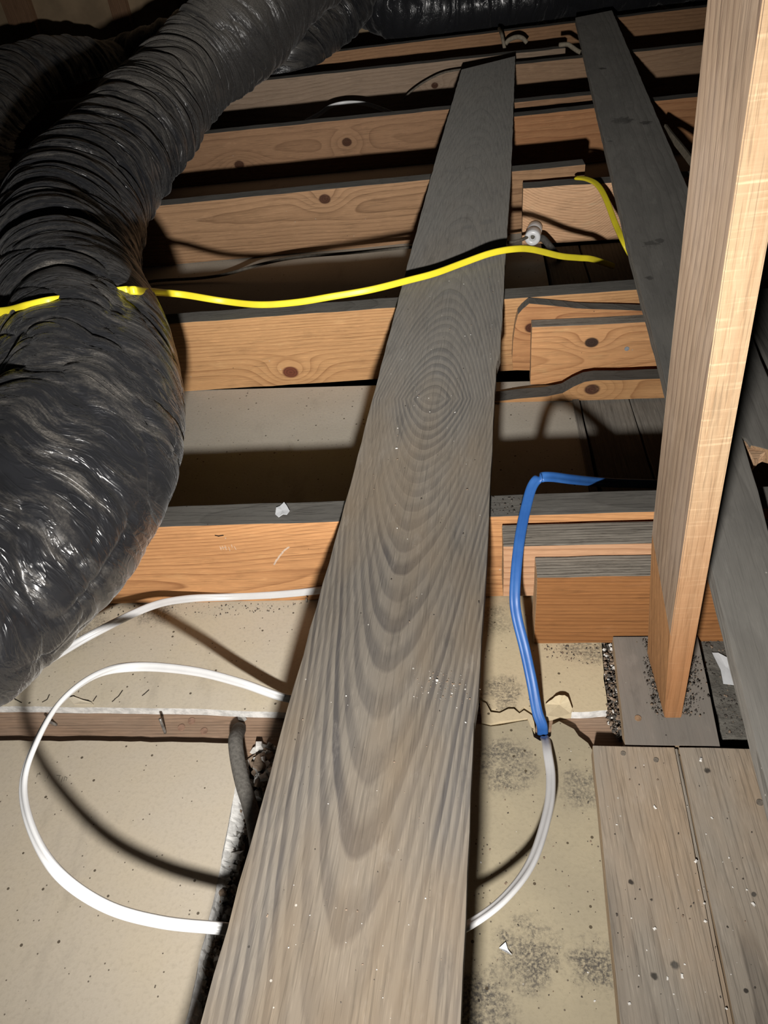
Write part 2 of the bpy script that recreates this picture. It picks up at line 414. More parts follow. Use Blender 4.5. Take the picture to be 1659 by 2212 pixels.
# plasterboard under the joists -------------------------------------------------
TAN, TAN2 = (0.555, 0.48, 0.365), (0.545, 0.48, 0.385)
P_A = board_paper('paper_tan_left', TAN, TAN2, seed=1)
P_B = board_paper('paper_tan_mid', (0.64, 0.575, 0.46), (0.65, 0.575, 0.43), seed=2, mold=[(-0.42, 0.655, 0.05, 0.6), (-0.52, 0.62, 0.06, 0.6)])
P_C = board_paper('paper_tan_right', (0.60, 0.505, 0.335), (0.56, 0.465, 0.31), seed=3, mold=[(0.03, 0.52, 0.04, 0.8), (0.13, 0.585, 0.05, 0.7), (0.02, 0.63, 0.05, 0.5)])
P_D = board_paper('paper_tan_moldy', (0.39, 0.335, 0.23), (0.335, 0.29, 0.205), seed=4, speck=0.5,
                  mold=[(Z(1090, 1650, 0).x, Z(1090, 1650, 0).y, 0.055, 0.85), (Z(1250, 1700, 0).x, Z(1250, 1700, 0).y, 0.04, 0.8),
                        (Z(1140, 2060, 0).x, Z(1140, 2060, 0).y, 0.05, 0.95), (Z(1285, 2080, 0).x, Z(1285, 2080, 0).y, 0.04, 0.95), (Z(1040, 2170, 0).x, Z(1040, 2170, 0).y, 0.05, 0.95)])
P_E = board_paper('paper_grey_far', (0.62, 0.575, 0.49), (0.58, 0.535, 0.45), seed=5)
GYP = plain('gypsum_core', (0.80, 0.79, 0.76), 0.9, 0.35, 120, bump=0.5)
def sheet_idx(f): return 0 if abs(f.normal.z) > 0.55 else 1
def sheet(wp, mat, label, jit=0.0006, step=0.02, z1=0.0, t=0.0125, idx=sheet_idx):
    o = slab('plasterboard_sheet', wp, z1-t, z1, [mat, GYP], jit=jit, step=step, bevel=0.0, idx=idx)
    return tag(o, label, 'plasterboard')
zz = lambda l, z=0.0: [Z(a, b, z) for a, b in l]
sheetA = sheet([(-1.6, -0.5, 0), (-1.6, 0.457, 0)] + zz([(0, 1600), (260, 1601), (505, 1606), (515, 1640), (505, 1720), (470, 1900), (400, 2212)]) + [(-0.262, -0.5, 0)],
      P_A, 'large tan plasterboard sheet at lower left inside the white cable loop', jit=0.0007, step=0.012)
_e0 = [(515, 1640), (505, 1720), (489, 1810), (470, 1900), (434, 2050), (400, 2212), (370, 2400)]
_ga = [Z(a, b, 0.0) for a, b in _e0]; _gb = [Z(a+w_, b, -0.0115) for (a, b), w_ in zip(_e0, (24, 30, 30, 24, 24, 34, 36))]
bm = bmesh.new(); _r = random.Random(5)
def _sub(l, k, am):
    P_ = catmull(l, k); return [Vector(v)+Vector((_r.uniform(-am, am), _r.uniform(-am, am), _r.uniform(-am, am)*0.6)) for v in P_]
rows = [[bm.verts.new(v) for v in _sub(l, 14, am)] for l, am in ((_ga, 0.0002), ([a*0.6+b*0.4 for a, b in zip(_ga, _gb)], 0.0012), ([a*0.3+b*0.7 for a, b in zip(_ga, _gb)], 0.0014), (_gb, 0.0012))]
for r0, r1 in zip(rows[:-1], rows[1:]):
    for k in range(len(r0)-1): bm.faces.new((r0[k], r0[k+1], r1[k+1], r1[k]))
bmesh.ops.recalc_face_normals(bm, faces=bm.faces)
if sum(f.normal.z for f in bm.faces) < 0: bmesh.ops.reverse_faces(bm, faces=bm.faces)
me = bpy.data.meshes.new('gypsum_edge'); bm.to_mesh(me); bm.free()
link('gypsum_edge', me, [GYP], parent=sheetA)['label'] = 'white crumbled gypsum edge'
sheetB = sheet([(-1.6, 0.499, 0)] + zz([(15, 1526), (200, 1528), (420, 1531), (640, 1540)]) + [(-0.095, 0.49, 0), (-0.095, 0.69, 0), (-1.6, 0.69, 0)],
      P_B, 'tan plasterboard strip with white broken edge left of the walkway board below first joist', jit=0.0006, step=0.012)
XC = Z(1236, 1538, 0).x - Z(960, 1280, 0).x
sheetC = sheet([Z(960, 1280, 0)] + zz([(960, 1490), (1036, 1506), (1052, 1512), (1062, 1530), (1078, 1534), (1098, 1523), (1112, 1523), (1122, 1534), (1132, 1526), (1150, 1538), (1176, 1545), (1235, 1538), (1312, 1534), (1306, 1480), (1300, 1395)]) + [(0.16, 0.69, 0), (-0.09, 0.69, 0)],
      P_C, 'tan plasterboard piece behind the blue cable with cracked lower edge', jit=0.0008, step=0.008,
      idx=lambda f: 0 if abs(f.normal.z) > 0.55 or f.calc_center_median().x < XC else 1)
sheetD = sheet([(-0.09, -0.5, 0)] + zz([(960, 1560), (1036, 1564), (1060, 1569), (1120, 1559), (1141, 1556), (1148, 1572), (1153, 1592), (1166, 1600), (1178, 1600), (1190, 1590), (1192, 1566), (1208, 1558), (1240, 1575), (1250, 1590), (1270, 1605), (1282, 1625)]) + [(0.16, 0.44, 0), (0.16, -0.5, 0)],
      P_D, 'mould-spotted plasterboard sheet at lower right of the walkway board', jit=0.0008, step=0.008)
frag = slab('plasterboard_fragment', zz([(1037, 1513), (1050, 1519), (1060, 1538), (1080, 1540), (1098, 1531), (1110, 1531), (1122, 1541), (1132, 1534), (1149, 1545), (1156, 1575), (1146, 1567), (1139, 1551), (1100, 1556), (1060, 1563), (1040, 1558)], 0.001), -0.0115, 0.001, [P_C], jit=0.0008, step=0.007, bevel=0)
tag(frag, 'narrow cracked plasterboard fragment left of the blue cable hole', 'plasterboard')
sheetE = sheet([(-1.6, 0.70, 0), (0.168, 0.70, 0), (0.178, 1.16, 0), (-1.6, 1.24, 0)], P_E, 'grey-tan plasterboard panel between first and second joists', jit=0)
sheetF = sheet([(-1.6, 1.245, 0), (0.175, 1.245, 0), (0.18, 1.80, 0), (-1.6, 1.82, 0)], P_E, 'dark plasterboard panel between second and third joists', jit=0)
sheetG = sheet([(-1.9, 1.825, 0), (2.2, 1.825, 0), (2.2, 4.3, 0), (-1.9, 4.3, 0)], P_E, 'dark plasterboard beyond the third joist under the far ducts', jit=0)

# bare ceiling boards showing between the joists on the right
M_CB = [wood('bare_board_%d' % i, (0.25, 0.225, 0.19), (0.17, 0.15, 0.125), ring=0.007, pith=(0.03, -0.04), seed=40+i, dust=DUST, dust_amt=0.4) for i in range(2)]
def cb(x0, x1, y0, y1, i, label, z=0.0, cat='board', name='ceiling_board', xo=0.0):
    o = slab(name, [(x0, y0, 0), (x1, y0, 0), (x1+xo, y1, 0), (x0+xo, y1, 0)], z-0.018, z, [M_CB[i]], xdir=(0, 1, 0), bevel=0.002)
    return tag(o, label, cat)
cb(0.171, 0.182, 0.70, 1.14, 1, 'thin wooden batten at the panel edge between first and second joists', 0.004, 'batten', 'wooden_batten', 0.004)
cb(0.190, 0.268, 0.70, 1.14, 0, 'grey bare board next to the thin batten between first and second joists', -0.004)
cb(0.271, 0.352, 0.70, 1.14, 1, 'grey bare board second from the thin batten, left of the post', -0.004)
cb(0.356, 0.90, 0.70, 1.14, 0, 'wide dark board behind the post between first and second joists', -0.004)
cb(0.186, 0.262, 1.25, 1.72, 1, 'dark board below the free end of the yellow cable', -0.004)
cb(0.266, 0.40, 1.25, 1.72, 0, 'dark board between second and third joists beside the long board', -0.004)
cb(0.404, 1.2, 1.25, 1.72, 0, 'wide dark board right of the long board between second and third joists', -0.004)

# wooden strip under the gap between the sheets, with nails
M_STRIP = wood('strip_brown', (0.30, 0.20, 0.135), (0.20, 0.13, 0.088), ring=0.004, pith=(0.08, 0.03), wander=0.02, seed=50, speck=0.3, dust=(0.24, 0.2, 0.16), dust_amt=0.3)
strip = slab('furring_strip', [(-1.2, 0.44, 0), (0.165, 0.437, 0), (0.165, 0.512, 0), (-1.2, 0.515, 0)], -0.034, -0.0135, [M_STRIP])
tag(strip, 'brown wooden strip in the gap between plasterboard sheets', 'strip')
M_NAIL = plain('nail_steel', (0.42, 0.4, 0.37), 0.4, 0.5, 200, metal=0.6)
def nail_shaft(parent, base, tip, r=0.0017, name='nail'):
    return sweep(name, [base, (np.array(base)*0.5+np.array(tip)*0.5), tip], circ(r, 8), M_NAIL, n=3, parent=parent)
b1 = Z(122, 1566, -0.0135); nail_shaft(strip, b1, b1+Vector((-0.006, -0.004, 0.017)))
b2 = Z(357, 1583, -0.0135); nail_shaft(strip, b2, b2+Vector((0.001, 0.002, 0.026)))
for (px, py) in ((392, 1572), (414, 1558), (441, 1580)):
    c = Z(px, py, -0.0135)
    sweep('nail_head', [c, c+Vector((0, 0, 0.0008)), c+Vector((0, 0, 0.0012))], circ(0.0042, 14), plain('nail_rust', (0.33, 0.2, 0.14), 0.7, 0.4, 150), n=2, parent=strip, flat=[(1, 0, 0)]*3, smooth=False)

# ------------------------------------------------------------------ joists
def joist(pa, pb, ztop, w, h, mats, label, z=0.0, xr=None, xl=None, **k):
    """front top edge through two photo points at height ztop; ends at xl, xr"""
    A = Z(*pa, ztop); B = Z(*pb, ztop)
    d = (B-A)/(B.x-A.x)
    if xl is not None: A = A + d*(xl-A.x)
    if xr is not None: B = B + d*(xr-B.x)
    A.z = B.z = ztop-h
    return tag(timber('ceiling_joist', A, B, w, h, mats, **k), label, 'joist')
HJ = 0.139
def KN(px, py, y, x0, z0, r):
    v = Y(px, py, y); return (v.x-x0, 0.0, v.z-z0, r)
j1f = jface(1, light=(0.50, 0.26, 0.112), dark=(0.28, 0.125, 0.05), ring=0.0048, pith=(0.045, 0.05), wander=0.05, wfreq=2.0)
j2f = jface(2, light=(0.48, 0.275, 0.125), dark=(0.28, 0.135, 0.055), ring=0.0042, pith=(0.10, 0.0), wander=0.02, knots=[KN(628, 805, 1.19, -1.1, 0.001, 0.013)], kcol=(0.10, 0.03, 0.015))
j3f = jface(3, light=(0.375, 0.225, 0.122), dark=(0.20, 0.11, 0.056), ring=0.006, pith=(0.06, 0.10), wander=0.03, knots=[KN(705, 425, 1.79, -2.3, 0.001, 0.012)])
j4f = jface(4, light=(0.335, 0.195, 0.108), dark=(0.215, 0.117, 0.063), ring=0.006, pith=(0.09, 0.09), wander=0.03, knots=[KN(750, 308, 2.33, -2.3, 0.001, 0.013), KN(517, 357, 2.32, -2.3, 0.001, 0.015)])
j5f = jface(5, light=(0.36, 0.265, 0.19), dark=(0.27, 0.19, 0.13), ring=0.006, pith=(0.09, 0.05), knots=[KN(940, 185, 2.91, -2.3, 0.001, 0.01)])
j6f = jface(6, light=(0.41, 0.235, 0.125), dark=(0.27, 0.145, 0.073), ring=0.008)
joist((332, 1139), (1402, 1106), 0.14, 0.038, HJ, [j1f, M_TOP[0], M_END], 'nearest ceiling joist crossing under the walkway board, orange face with white paper flake on top', xl=-1.1, xr=1.2)
joist((387, 698), (1387, 625), 0.14, 0.038, HJ, [j2f, M_TOP[1], M_END], 'second ceiling joist from the front, below the sagging yellow cable', xl=-1.1, xr=1.2)
joist((325, 446), (925, 388), 0.144, 0.038, HJ+0.004, [j3f, M_TOP[0], M_END], 'third ceiling joist, crossed by a cable shadow, ending behind the porcelain knob', xl=-2.3, xr=Y(1265, 356, 1.80).x)
joist((485, 285), (970, 236), 0.14, 0.038, HJ, [j4f, M_TOP[1], M_END], 'fourth ceiling joist, two dark knots, left of the walkway board', xl=-2.3, xr=0.40)
joist((700, 160), (1080, 119), 0.14, 0.038, HJ, [j5f, M_TOP[0], M_END], 'fifth ceiling joist, behind the far white cable loop', xl=-2.3, xr=0.36)
joist((830, 99), (1515, 16), 0.14, 0.038, HJ, [j6f, M_TOP[1], M_END], 'farthest ceiling joist just in front of the top black duct', xl=-2.3, xr=1.7)

# lapped pieces on the right of the walkway board
r1a = jface(7, light=(0.46, 0.27, 0.155), dark=(0.27, 0.13, 0.065), ring=0.006, pith=(0.2, -0.1), wander=0.01)
r1b = jface(8, light=(0.25, 0.11, 0.038), dark=(0.14, 0.053, 0.016), ring=0.0042, pith=(0.12, -0.06), wander=0.015)
A = Y(1087, 1181, 0.622); zA = A.z
wA = min(0.036, Z(1085, 1126, zA).y-0.622)
tag(timber('sister_joist', (A.x, 0.622, 0.048), (1.2, 0.612, 0.048), wA, zA-0.048, [r1a, M_TOPR, M_END]), 'furrowed short joist piece between nearest joist and front block, behind the blue cable', 'joist')
A = Y(1160, 1248, 0.588); zB = A.z
tag(timber('sister_joist', (A.x, 0.588, 0.0), (1.2, 0.580, 0.0), 0.032, zB, [r1b, M_TOPR, M_END]), 'foremost orange-brown lapped joist end right of blue cable, behind the post', 'joist')
Z0 = 0.001
r2a = jface(9, light=(0.60, 0.33, 0.15), dark=(0.38, 0.18, 0.075), ring=0.006, pith=(0.05, 0.03), wander=0.06,
            knots=[(0.098, 0.0, 0.078, 0.0095)], kcol=(0.035, 0.018, 0.012), dust=(0.17, 0.155, 0.135), dust_amt=0.12)
A = Y(1149, 708, 1.15)
tag(timber('sister_joist', (A.x, 1.15, Z0), (1.2, 1.12, Z0), 0.025, A.z, [r2a, M_TOPR, M_END]), 'lapped joist end with round knot beside second joist, right of the walkway board', 'joist')
pl = [Y(a, b, 1.177) for a, b in ((1143, 655), (1128, 668), (1119, 679), (1113, 702), (1108, 737), (1106, 775), (1108, 800), (1150, 800), (1250, 790), (1400, 790), (1400, 668), (1245, 664))]
r2b = jface(10, light=(0.48, 0.25, 0.11), dark=(0.28, 0.12, 0.05), ring=0.007, knots=[(0.032, 0.0, 0.058, 0.011)], kcol=(0.05, 0.016, 0.008))
o = pl[5].copy(); o.y = 1.177
tag(prism('plywood_gusset', jag([(p.x-o.x, p.z-o.z) for p in pl], 0.0004, 0.02), 'y', 0, 0.022, [r2b, M_TOP[0], M_END], frame(o, Vector((1, -0.03, 0))), 0.0012), 'rounded wood scrap with dark knot tucked behind the second lapped joist end', 'wood scrap')
tops = [(1060, 866), (1085, 857), (1120, 852), (1180, 846), (1215, 838), (1238, 824), (1262, 813), (1285, 809), (1340, 808), (1425, 803), (1470, 799)]
tp = [Y(a, b+8, 1.10) for a, b in tops]
o = Vector((tp[0].x, 1.10, Z0))
r2s = jface(11, light=(0.50, 0.28, 0.125), dark=(0.33, 0.16, 0.065), ring=0.004, pith=(0.09, 0.02), wander=0.01, knots=[(Y(1278, 838, 1.1).x-o.x, 0.0, Y(1278, 838, 1.1).z, 0.0115)], kcol=(0.06, 0.025, 0.015))
outl = [(0, 0), (tp[-1].x-o.x+0.5, 0), (tp[-1].x-o.x+0.5, tp[-1].z-Z0)] + [(p.x-o.x, max(0.004, p.z-Z0)) for p in tp[::-1]]
tag(prism('wavy_ledger', jag(outl, 0.0003, 0.02), 'y', 0, 0.03, [r2s, M_TOP[1], M_END], frame(o, Vector((1, -0.035, 0))), 0.001), 'low wavy-topped wood offcut with one knot in front of second lapped joist', 'wood scrap')
A = Y(1130, 408, 1.73)
r3 = jface(12, light=(0.72, 0.47, 0.28), dark=(0.46, 0.26, 0.14), ring=0.006, pith=(0.03, 0.20), wander=0.09, wfreq=5.0, dust=(0.16, 0.15, 0.135), dust_amt=0.08)
tag(timber('sister_joist', (A.x, 1.73, Z0), (1.3, 1.69, Z0), 0.038, A.z, [r3, M_TOP[0], M_END]), 'lapped joist end with swirling grain behind the porcelain knob', 'joist')
r4 = jface(13, light=(0.44, 0.225, 0.105), dark=(0.33, 0.15, 0.066), ring=0.012)
joist((1115, 252), (1287, 233), 0.14, 0.038, HJ, [r4, M_TOP[1], M_END], 'lapped fourth joist between the two long boards, plain orange face', xl=0.06, xr=1.6)
r5 = jface(14, light=(0.40, 0.26, 0.16), dark=(0.30, 0.18, 0.105), ring=0.01, knots=[(1.1, 0, 0.09, 0.017)])
joist((1118, 139), (1262, 124), 0.137, 0.038, HJ-0.003, [r5, M_TOP[0], M_END], 'lapped fifth joist at the far end of the walkway board', xl=0.10, xr=1.7)

# ------------------------------------------------------------------ walkway boards
bd = Vector((0.0802, 1.0, 0.0))
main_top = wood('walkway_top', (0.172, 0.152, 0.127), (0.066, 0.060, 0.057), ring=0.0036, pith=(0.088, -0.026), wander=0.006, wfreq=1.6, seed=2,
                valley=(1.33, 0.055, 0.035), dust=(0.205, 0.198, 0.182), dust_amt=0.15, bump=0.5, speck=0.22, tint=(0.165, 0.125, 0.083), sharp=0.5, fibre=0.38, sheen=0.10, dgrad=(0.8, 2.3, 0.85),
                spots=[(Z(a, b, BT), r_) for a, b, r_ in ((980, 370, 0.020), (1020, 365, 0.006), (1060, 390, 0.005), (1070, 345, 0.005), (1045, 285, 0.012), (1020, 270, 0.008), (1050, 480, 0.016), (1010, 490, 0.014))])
main_side = wood('walkway_side', (0.16, 0.14, 0.115), (0.08, 0.07, 0.06), ring=0.004, seed=62, bump=0.6)
def edge_pts(l): return [Z(a, b, BT) for a, b in l]
bl = lambda t, off: Vector((off + 0.0802*t, t, BT))
L0 = Z(432, 2212, BT); R0 = Z(995, 2212, BT)
le = [L0 + bd*((t - L0.y)) for t in (-0.45,)] + edge_pts([(432, 2212), (600, 1605), (735, 1127), (888, 541), (945, 330), (997, 150)])
ri = edge_pts([(1113, 121), (1109, 250), (1104, 380), (1093, 540), (1090, 590), (1081, 760), (1072, 790), (1056, 1130), (1033, 1500), (1024, 1560), (995, 2212)]) + [R0 + bd*(-0.45-R0.y)]
o0 = R0 + bd*(-0.45-R0.y)
outline = (ri[::-1] + le[::-1])
main = slab('walkway_board', outline, BB, BT, [main_side, main_top, M_END], xdir=bd, jit=0.0007, step=0.03, bevel=0.0012, origin=o0)
tag(main, 'wide grey walkway board with arched grain running up the middle', 'board')

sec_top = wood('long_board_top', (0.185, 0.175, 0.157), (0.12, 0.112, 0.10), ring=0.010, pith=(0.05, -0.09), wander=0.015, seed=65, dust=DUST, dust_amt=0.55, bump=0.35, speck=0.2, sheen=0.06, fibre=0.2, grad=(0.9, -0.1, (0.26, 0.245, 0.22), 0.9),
               spots=[(Z(a, b, BT), r_) for a, b, r_ in ((1300, 148, 0.014), (1345, 260, 0.03), (1395, 265, 0.016), (1405, 525, 0.016), (1425, 520, 0.010), (1402, 600, 0.009), (1318, 305, 0.006))])
sec_side = wood('long_board_side', (0.14, 0.13, 0.115), (0.08, 0.075, 0.066), ring=0.005, seed=66, bump=0.5)
sd = Vector((0.071, 1.0, 0))
p = lambda a, b: Z(a, b, BT)
q0 = p(1655, 1690)
notch = [p(1659, 1145), p(1638, 1060), p(1622, 1010), p(1612, 975), p(1603, 944)]
brk = [p(1612, 948), p(1622, 962), p(1640, 966), p(1672, 975)]
so = q0 + sd*(-0.2-q0.y)
outline = [so, q0, p(1540, 1240), p(1430, 795), p(1362, 545), p(1243, 38), p(1322, 22), p(1477, 385), p(1615, 705), p(1690, 890)] + brk[::-1] + notch[::-1]
rr = notch[0] + sd*(-0.2-notch[0].y); outline.append(rr)
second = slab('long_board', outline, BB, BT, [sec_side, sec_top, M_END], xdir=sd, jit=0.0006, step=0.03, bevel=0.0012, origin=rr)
tag(second, 'long narrow dusty board passing behind the post, its right edge broken', 'board')
# splintered break in the long board
M_BREAK = wood('fresh_break', (0.55, 0.36, 0.22), (0.42, 0.24, 0.13), ring=0.02, pith=(0.3, -0.2), seed=70, bump=1.0, speck=0)
bp = [p(1601, 940), p(1612, 955), p(1622, 972), p(1632, 990), p(1645, 975), p(1659, 968), p(1680, 976), p(1640, 960), p(1620, 955)]
slab('split_wood', [Vector((v.x, v.y, 0)) for v in bp], BB+0.001, BT-0.004, [M_BREAK], jit=0.0006, step=0.006, bevel=0.0004, parent=second)['label'] = 'pale orange splintered wood at the break'
# third board beyond, far right
t0, t1 = p(1617, 690), p(1662, 785)
td = (t0-t1); td.z = 0; td.normalize()
far = p(1612, 616)
oo = [t1-td*0.25, t0+td*0.09, Vector((t0.x+0.30, t0.y+0.11, BT)), Vector((t1.x+0.30, t1.y-0.25, BT))]
tag(slab('short_board', oo, BB, BT, [sec_side, M_TOP[0], M_END], xdir=td, origin=t1-td*0.25), 'dark board at right frame edge beyond the long board', 'board')

# ------------------------------------------------------------------ floor planks, plate, post
PZ = 0.020
def SP(px, py, r):    # world spot in the plank's own frame (x = +y world, y = -x world)
    v = Z(px, py, PZ); return (v, r)
pk = [wood('plank_top_%d' % i, (0.27, 0.235, 0.192), (0.175, 0.15, 0.123), ring=0.0048, pith=(0.045, -0.05), wander=0.012, seed=80+i, dust=(0.30, 0.28, 0.245), dust_amt=0.35, bump=0.6, speck=0.25, tint=(0.33, 0.245, 0.165),
      spots=[SP(1458, 2085, 0.0042), SP(1413, 2108, 0.0036), SP(1530, 1665, 0.004), SP(1362, 1905, 0.003)] if i == 0 else [SP(1530, 1664, 0.0045), SP(1612, 2140, 0.002), SP(1628, 1932, 0.0025)]) for i in range(3)]
ps = wood('plank_side', (0.22, 0.16, 0.10), (0.12, 0.085, 0.06), seed=84)
pl0, pl1 = Z(1280, 1610, PZ), Z(1340, 2212, PZ)
g0, g1 = Z(1457, 1614, PZ), Z(1572, 2212, PZ)
h0, h1 = Z(1466, 1614, PZ), Z(1588, 2212, PZ)
def ext(a, b, y): return a + (b-a)*((y-a.y)/(b.y-a.y))
EY = -0.4
def plank(a0, a1, c0, c1, i, label, dy=0.0):
    pts = [ext(a0, a1, EY), ext(c0, c1, EY), c0, a0]
    o = slab('floor_plank', pts, 0.0015, PZ, [ps, pk[i], M_END], xdir=(0, 1, 0), jit=0.0004, bevel=0.0009, origin=ext(c0, c1, EY))
    return tag(o, label, 'plank')
plank(pl0, pl1, g0, g1, 0, 'grey floor plank at lower right with its sawn end below the post plate')
k0 = Vector((h0.x+0.0945, h0.y-0.002, PZ)); k1 = Vector((h1.x+0.0945, h1.y, PZ))
plank(h0, h1, k0, k1, 1, 'grey floor plank at the lower right frame corner partly under the long board')
gz = PZ-0.0025
gp = slab('plank_bead', [ext(g0, g1, EY)+Vector((0.0012, 0, 0)), ext(h0, h1, EY)-Vector((0.0012, 0, 0)), h0-Vector((0.0008, 0, 0)), g0+Vector((0.0008, 0, 0))], 0.0015, gz, [ps, pk[2], M_END], xdir=(0, 1, 0), jit=0.0002, bevel=0.0009)
tag(gp, 'narrow bead strip in the groove between the two floor planks', 'strip')

PT = 0.016
M_PLATE = wood('plate_top', (0.23, 0.195, 0.165), (0.165, 0.14, 0.12), ring=0.02, pith=(0.05, -0.1), wander=0.01, seed=90, dust=(0.18, 0.165, 0.145), dust_amt=0.6, bump=0.2, speck=0.3, fibre=0.15)
plate = slab('post_plate', [Z(1350, 1609, PT), Z(1556, 1613, PT), Z(1507, 1374, PT), Z(1324, 1375, PT)], 0.001, PT, [ps, M_PLATE, ps], xdir=(0, 1, 0), bevel=0.0008, origin=Z(1556, 1613, PT))
tag(plate, 'grey wooden plate lying flat under the upright post', 'plate')
c = Z(1378, 1552, PT)
sweep('nail_head', [c, c+Vector((0, 0, 0.0006)), c+Vector((0, 0, 0.001))], circ(0.0035, 14), plain('nail_rust2', (0.35, 0.22, 0.13), 0.7, 0.4, 150), n=2, parent=plate, flat=[(1, 0, 0)]*3, smooth=False)

# the post: 1x4 on edge, its foot cut to a taper on the left
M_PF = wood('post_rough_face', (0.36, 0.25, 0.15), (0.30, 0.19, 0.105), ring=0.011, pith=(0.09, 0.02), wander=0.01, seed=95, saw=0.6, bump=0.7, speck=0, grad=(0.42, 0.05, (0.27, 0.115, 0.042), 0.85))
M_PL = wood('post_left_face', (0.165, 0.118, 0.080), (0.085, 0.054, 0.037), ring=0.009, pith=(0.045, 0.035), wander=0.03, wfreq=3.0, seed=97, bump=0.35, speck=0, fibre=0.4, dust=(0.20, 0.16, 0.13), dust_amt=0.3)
M_PC = wood('post_cut_face', (0.22, 0.11, 0.045), (0.14, 0.064, 0.026), ring=0.004, pith=(0.2, 0.02), wander=0.01, seed=99, bump=0.3, speck=0)
def arris(z, y0, x0=0.182, zz0=0.1575): return Vector((x0-0.061*(z-zz0), y0-0.023*(z-zz0), z))
PW = 0.0235
foot = PT
def ring_at(z):
    a = arris(z, 0.471); bq = Vector((0.178-0.061*(z-0.15), 0.5565-0.023*(z-0.15), z))
    return [a, a+Vector((PW, 0, 0)), bq+Vector((PW, 0, 0)), bq]
bm = bmesh.new()
rngs = []
for z in [foot, 0.08, 0.15, 0.25, 0.35, 0.45, 0.55, 0.65, 0.8, 1.0, 1.25]:
    rngs.append([bm.verts.new(v) for v in ring_at(z)])
for a, bq in zip(rngs[:-1], rngs[1:]):
    for i in range(4): bm.faces.new((a[i], a[(i+1) % 4], bq[(i+1) % 4], bq[i]))
bm.faces.new(rngs[0]); bm.faces.new(rngs[-1][::-1])
def cutplane(P1, P2, P3, inside):
    n = (P2-P1).cross(P3-P1).normalized()
    if (inside-P1).dot(n) > 0: n = -n
    geom = bm.verts[:]+bm.edges[:]+bm.faces[:]
    bmesh.ops.bisect_plane(bm, geom=geom, plane_co=P1, plane_no=n, clear_outer=True)
    ed = [e for e in bm.edges if e.is_boundary]
    bmesh.ops.holes_fill(bm, edges=ed, sides=0)
bmesh.ops.recalc_face_normals(bm, faces=bm.faces)
inside = Vector((0.2, 0.51, 0.3))
cutplane(Vector((0.175, 0.557, 0.204)), Vector((0.182, 0.471, 0.1575)), Vector((0.197, 0.4735, foot)), inside)
cutplane(Vector((0.208, 0.471, 0.10)), Vector((0.208, 0.56, 0.10)), Vector((0.2125, 0.471, foot)) - Vector((0.0, 0, 0)), inside) if False else None
bmesh.ops.recalc_face_normals(bm, faces=bm.faces); bm.normal_update()
es = [e for e in bm.edges if len(e.link_faces) == 2 and e.calc_face_angle(0) > 0.4]
bmesh.ops.bevel(bm, geom=es, offset=0.0009, segments=2, affect='EDGES', clamp_overlap=True)
# local frame: x up along the post
pm = frame(arris(foot, 0.471), Vector((-0.061, -0.023, 1)), Vector((0, -1, 0)))
inv = pm.inverted(); nrm = pm.to_3x3().inverted()
bm.normal_update()
for f in bm.faces:
    n = f.normal; cz = f.calc_center_median().z
    f.material_index = 0
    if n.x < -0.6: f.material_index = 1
    if n.x < -0.5 and n.z < -0.06 and cz < 0.2: f.material_index = 2
bmesh.ops.transform(bm, matrix=inv, verts=bm.verts)
bmesh.ops.triangulate(bm, faces=[f for f in bm.faces if len(f.verts) > 4])
me = bpy.data.meshes.new('upright_post'); bm.to_mesh(me); bm.free()
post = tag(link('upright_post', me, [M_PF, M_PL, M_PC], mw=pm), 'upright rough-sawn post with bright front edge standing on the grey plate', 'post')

# ------------------------------------------------------------------ flexible ducts
def vnoise(x, y, z, seed):
    xi, yi, zi = np.floor(x).astype(np.int64), np.floor(y).astype(np.int64), np.floor(z).astype(np.int64)
    fx, fy, fz = x-xi, y-yi, z-zi
    fx, fy, fz = fx*fx*(3-2*fx), fy*fy*(3-2*fy), fz*fz*(3-2*fz)
    def h(a, b, c):
        n = (a*374761393 + b*668265263 + c*2147483647 + seed*1274126177) & 0xffffffff
        n = ((n ^ (n >> 13)) * 1274126177) & 0xffffffff
        return ((n ^ (n >> 16)) & 0xffff)/65535.0
    r = 0
    for dx in (0, 1):
        for dy in (0, 1):
            for dz in (0, 1):
                wgt = (fx if dx else 1-fx)*(fy if dy else 1-fy)*(fz if dz else 1-fz)
                r = r + wgt*h(xi+dx, yi+dy, zi+dz)
    return r*2-1

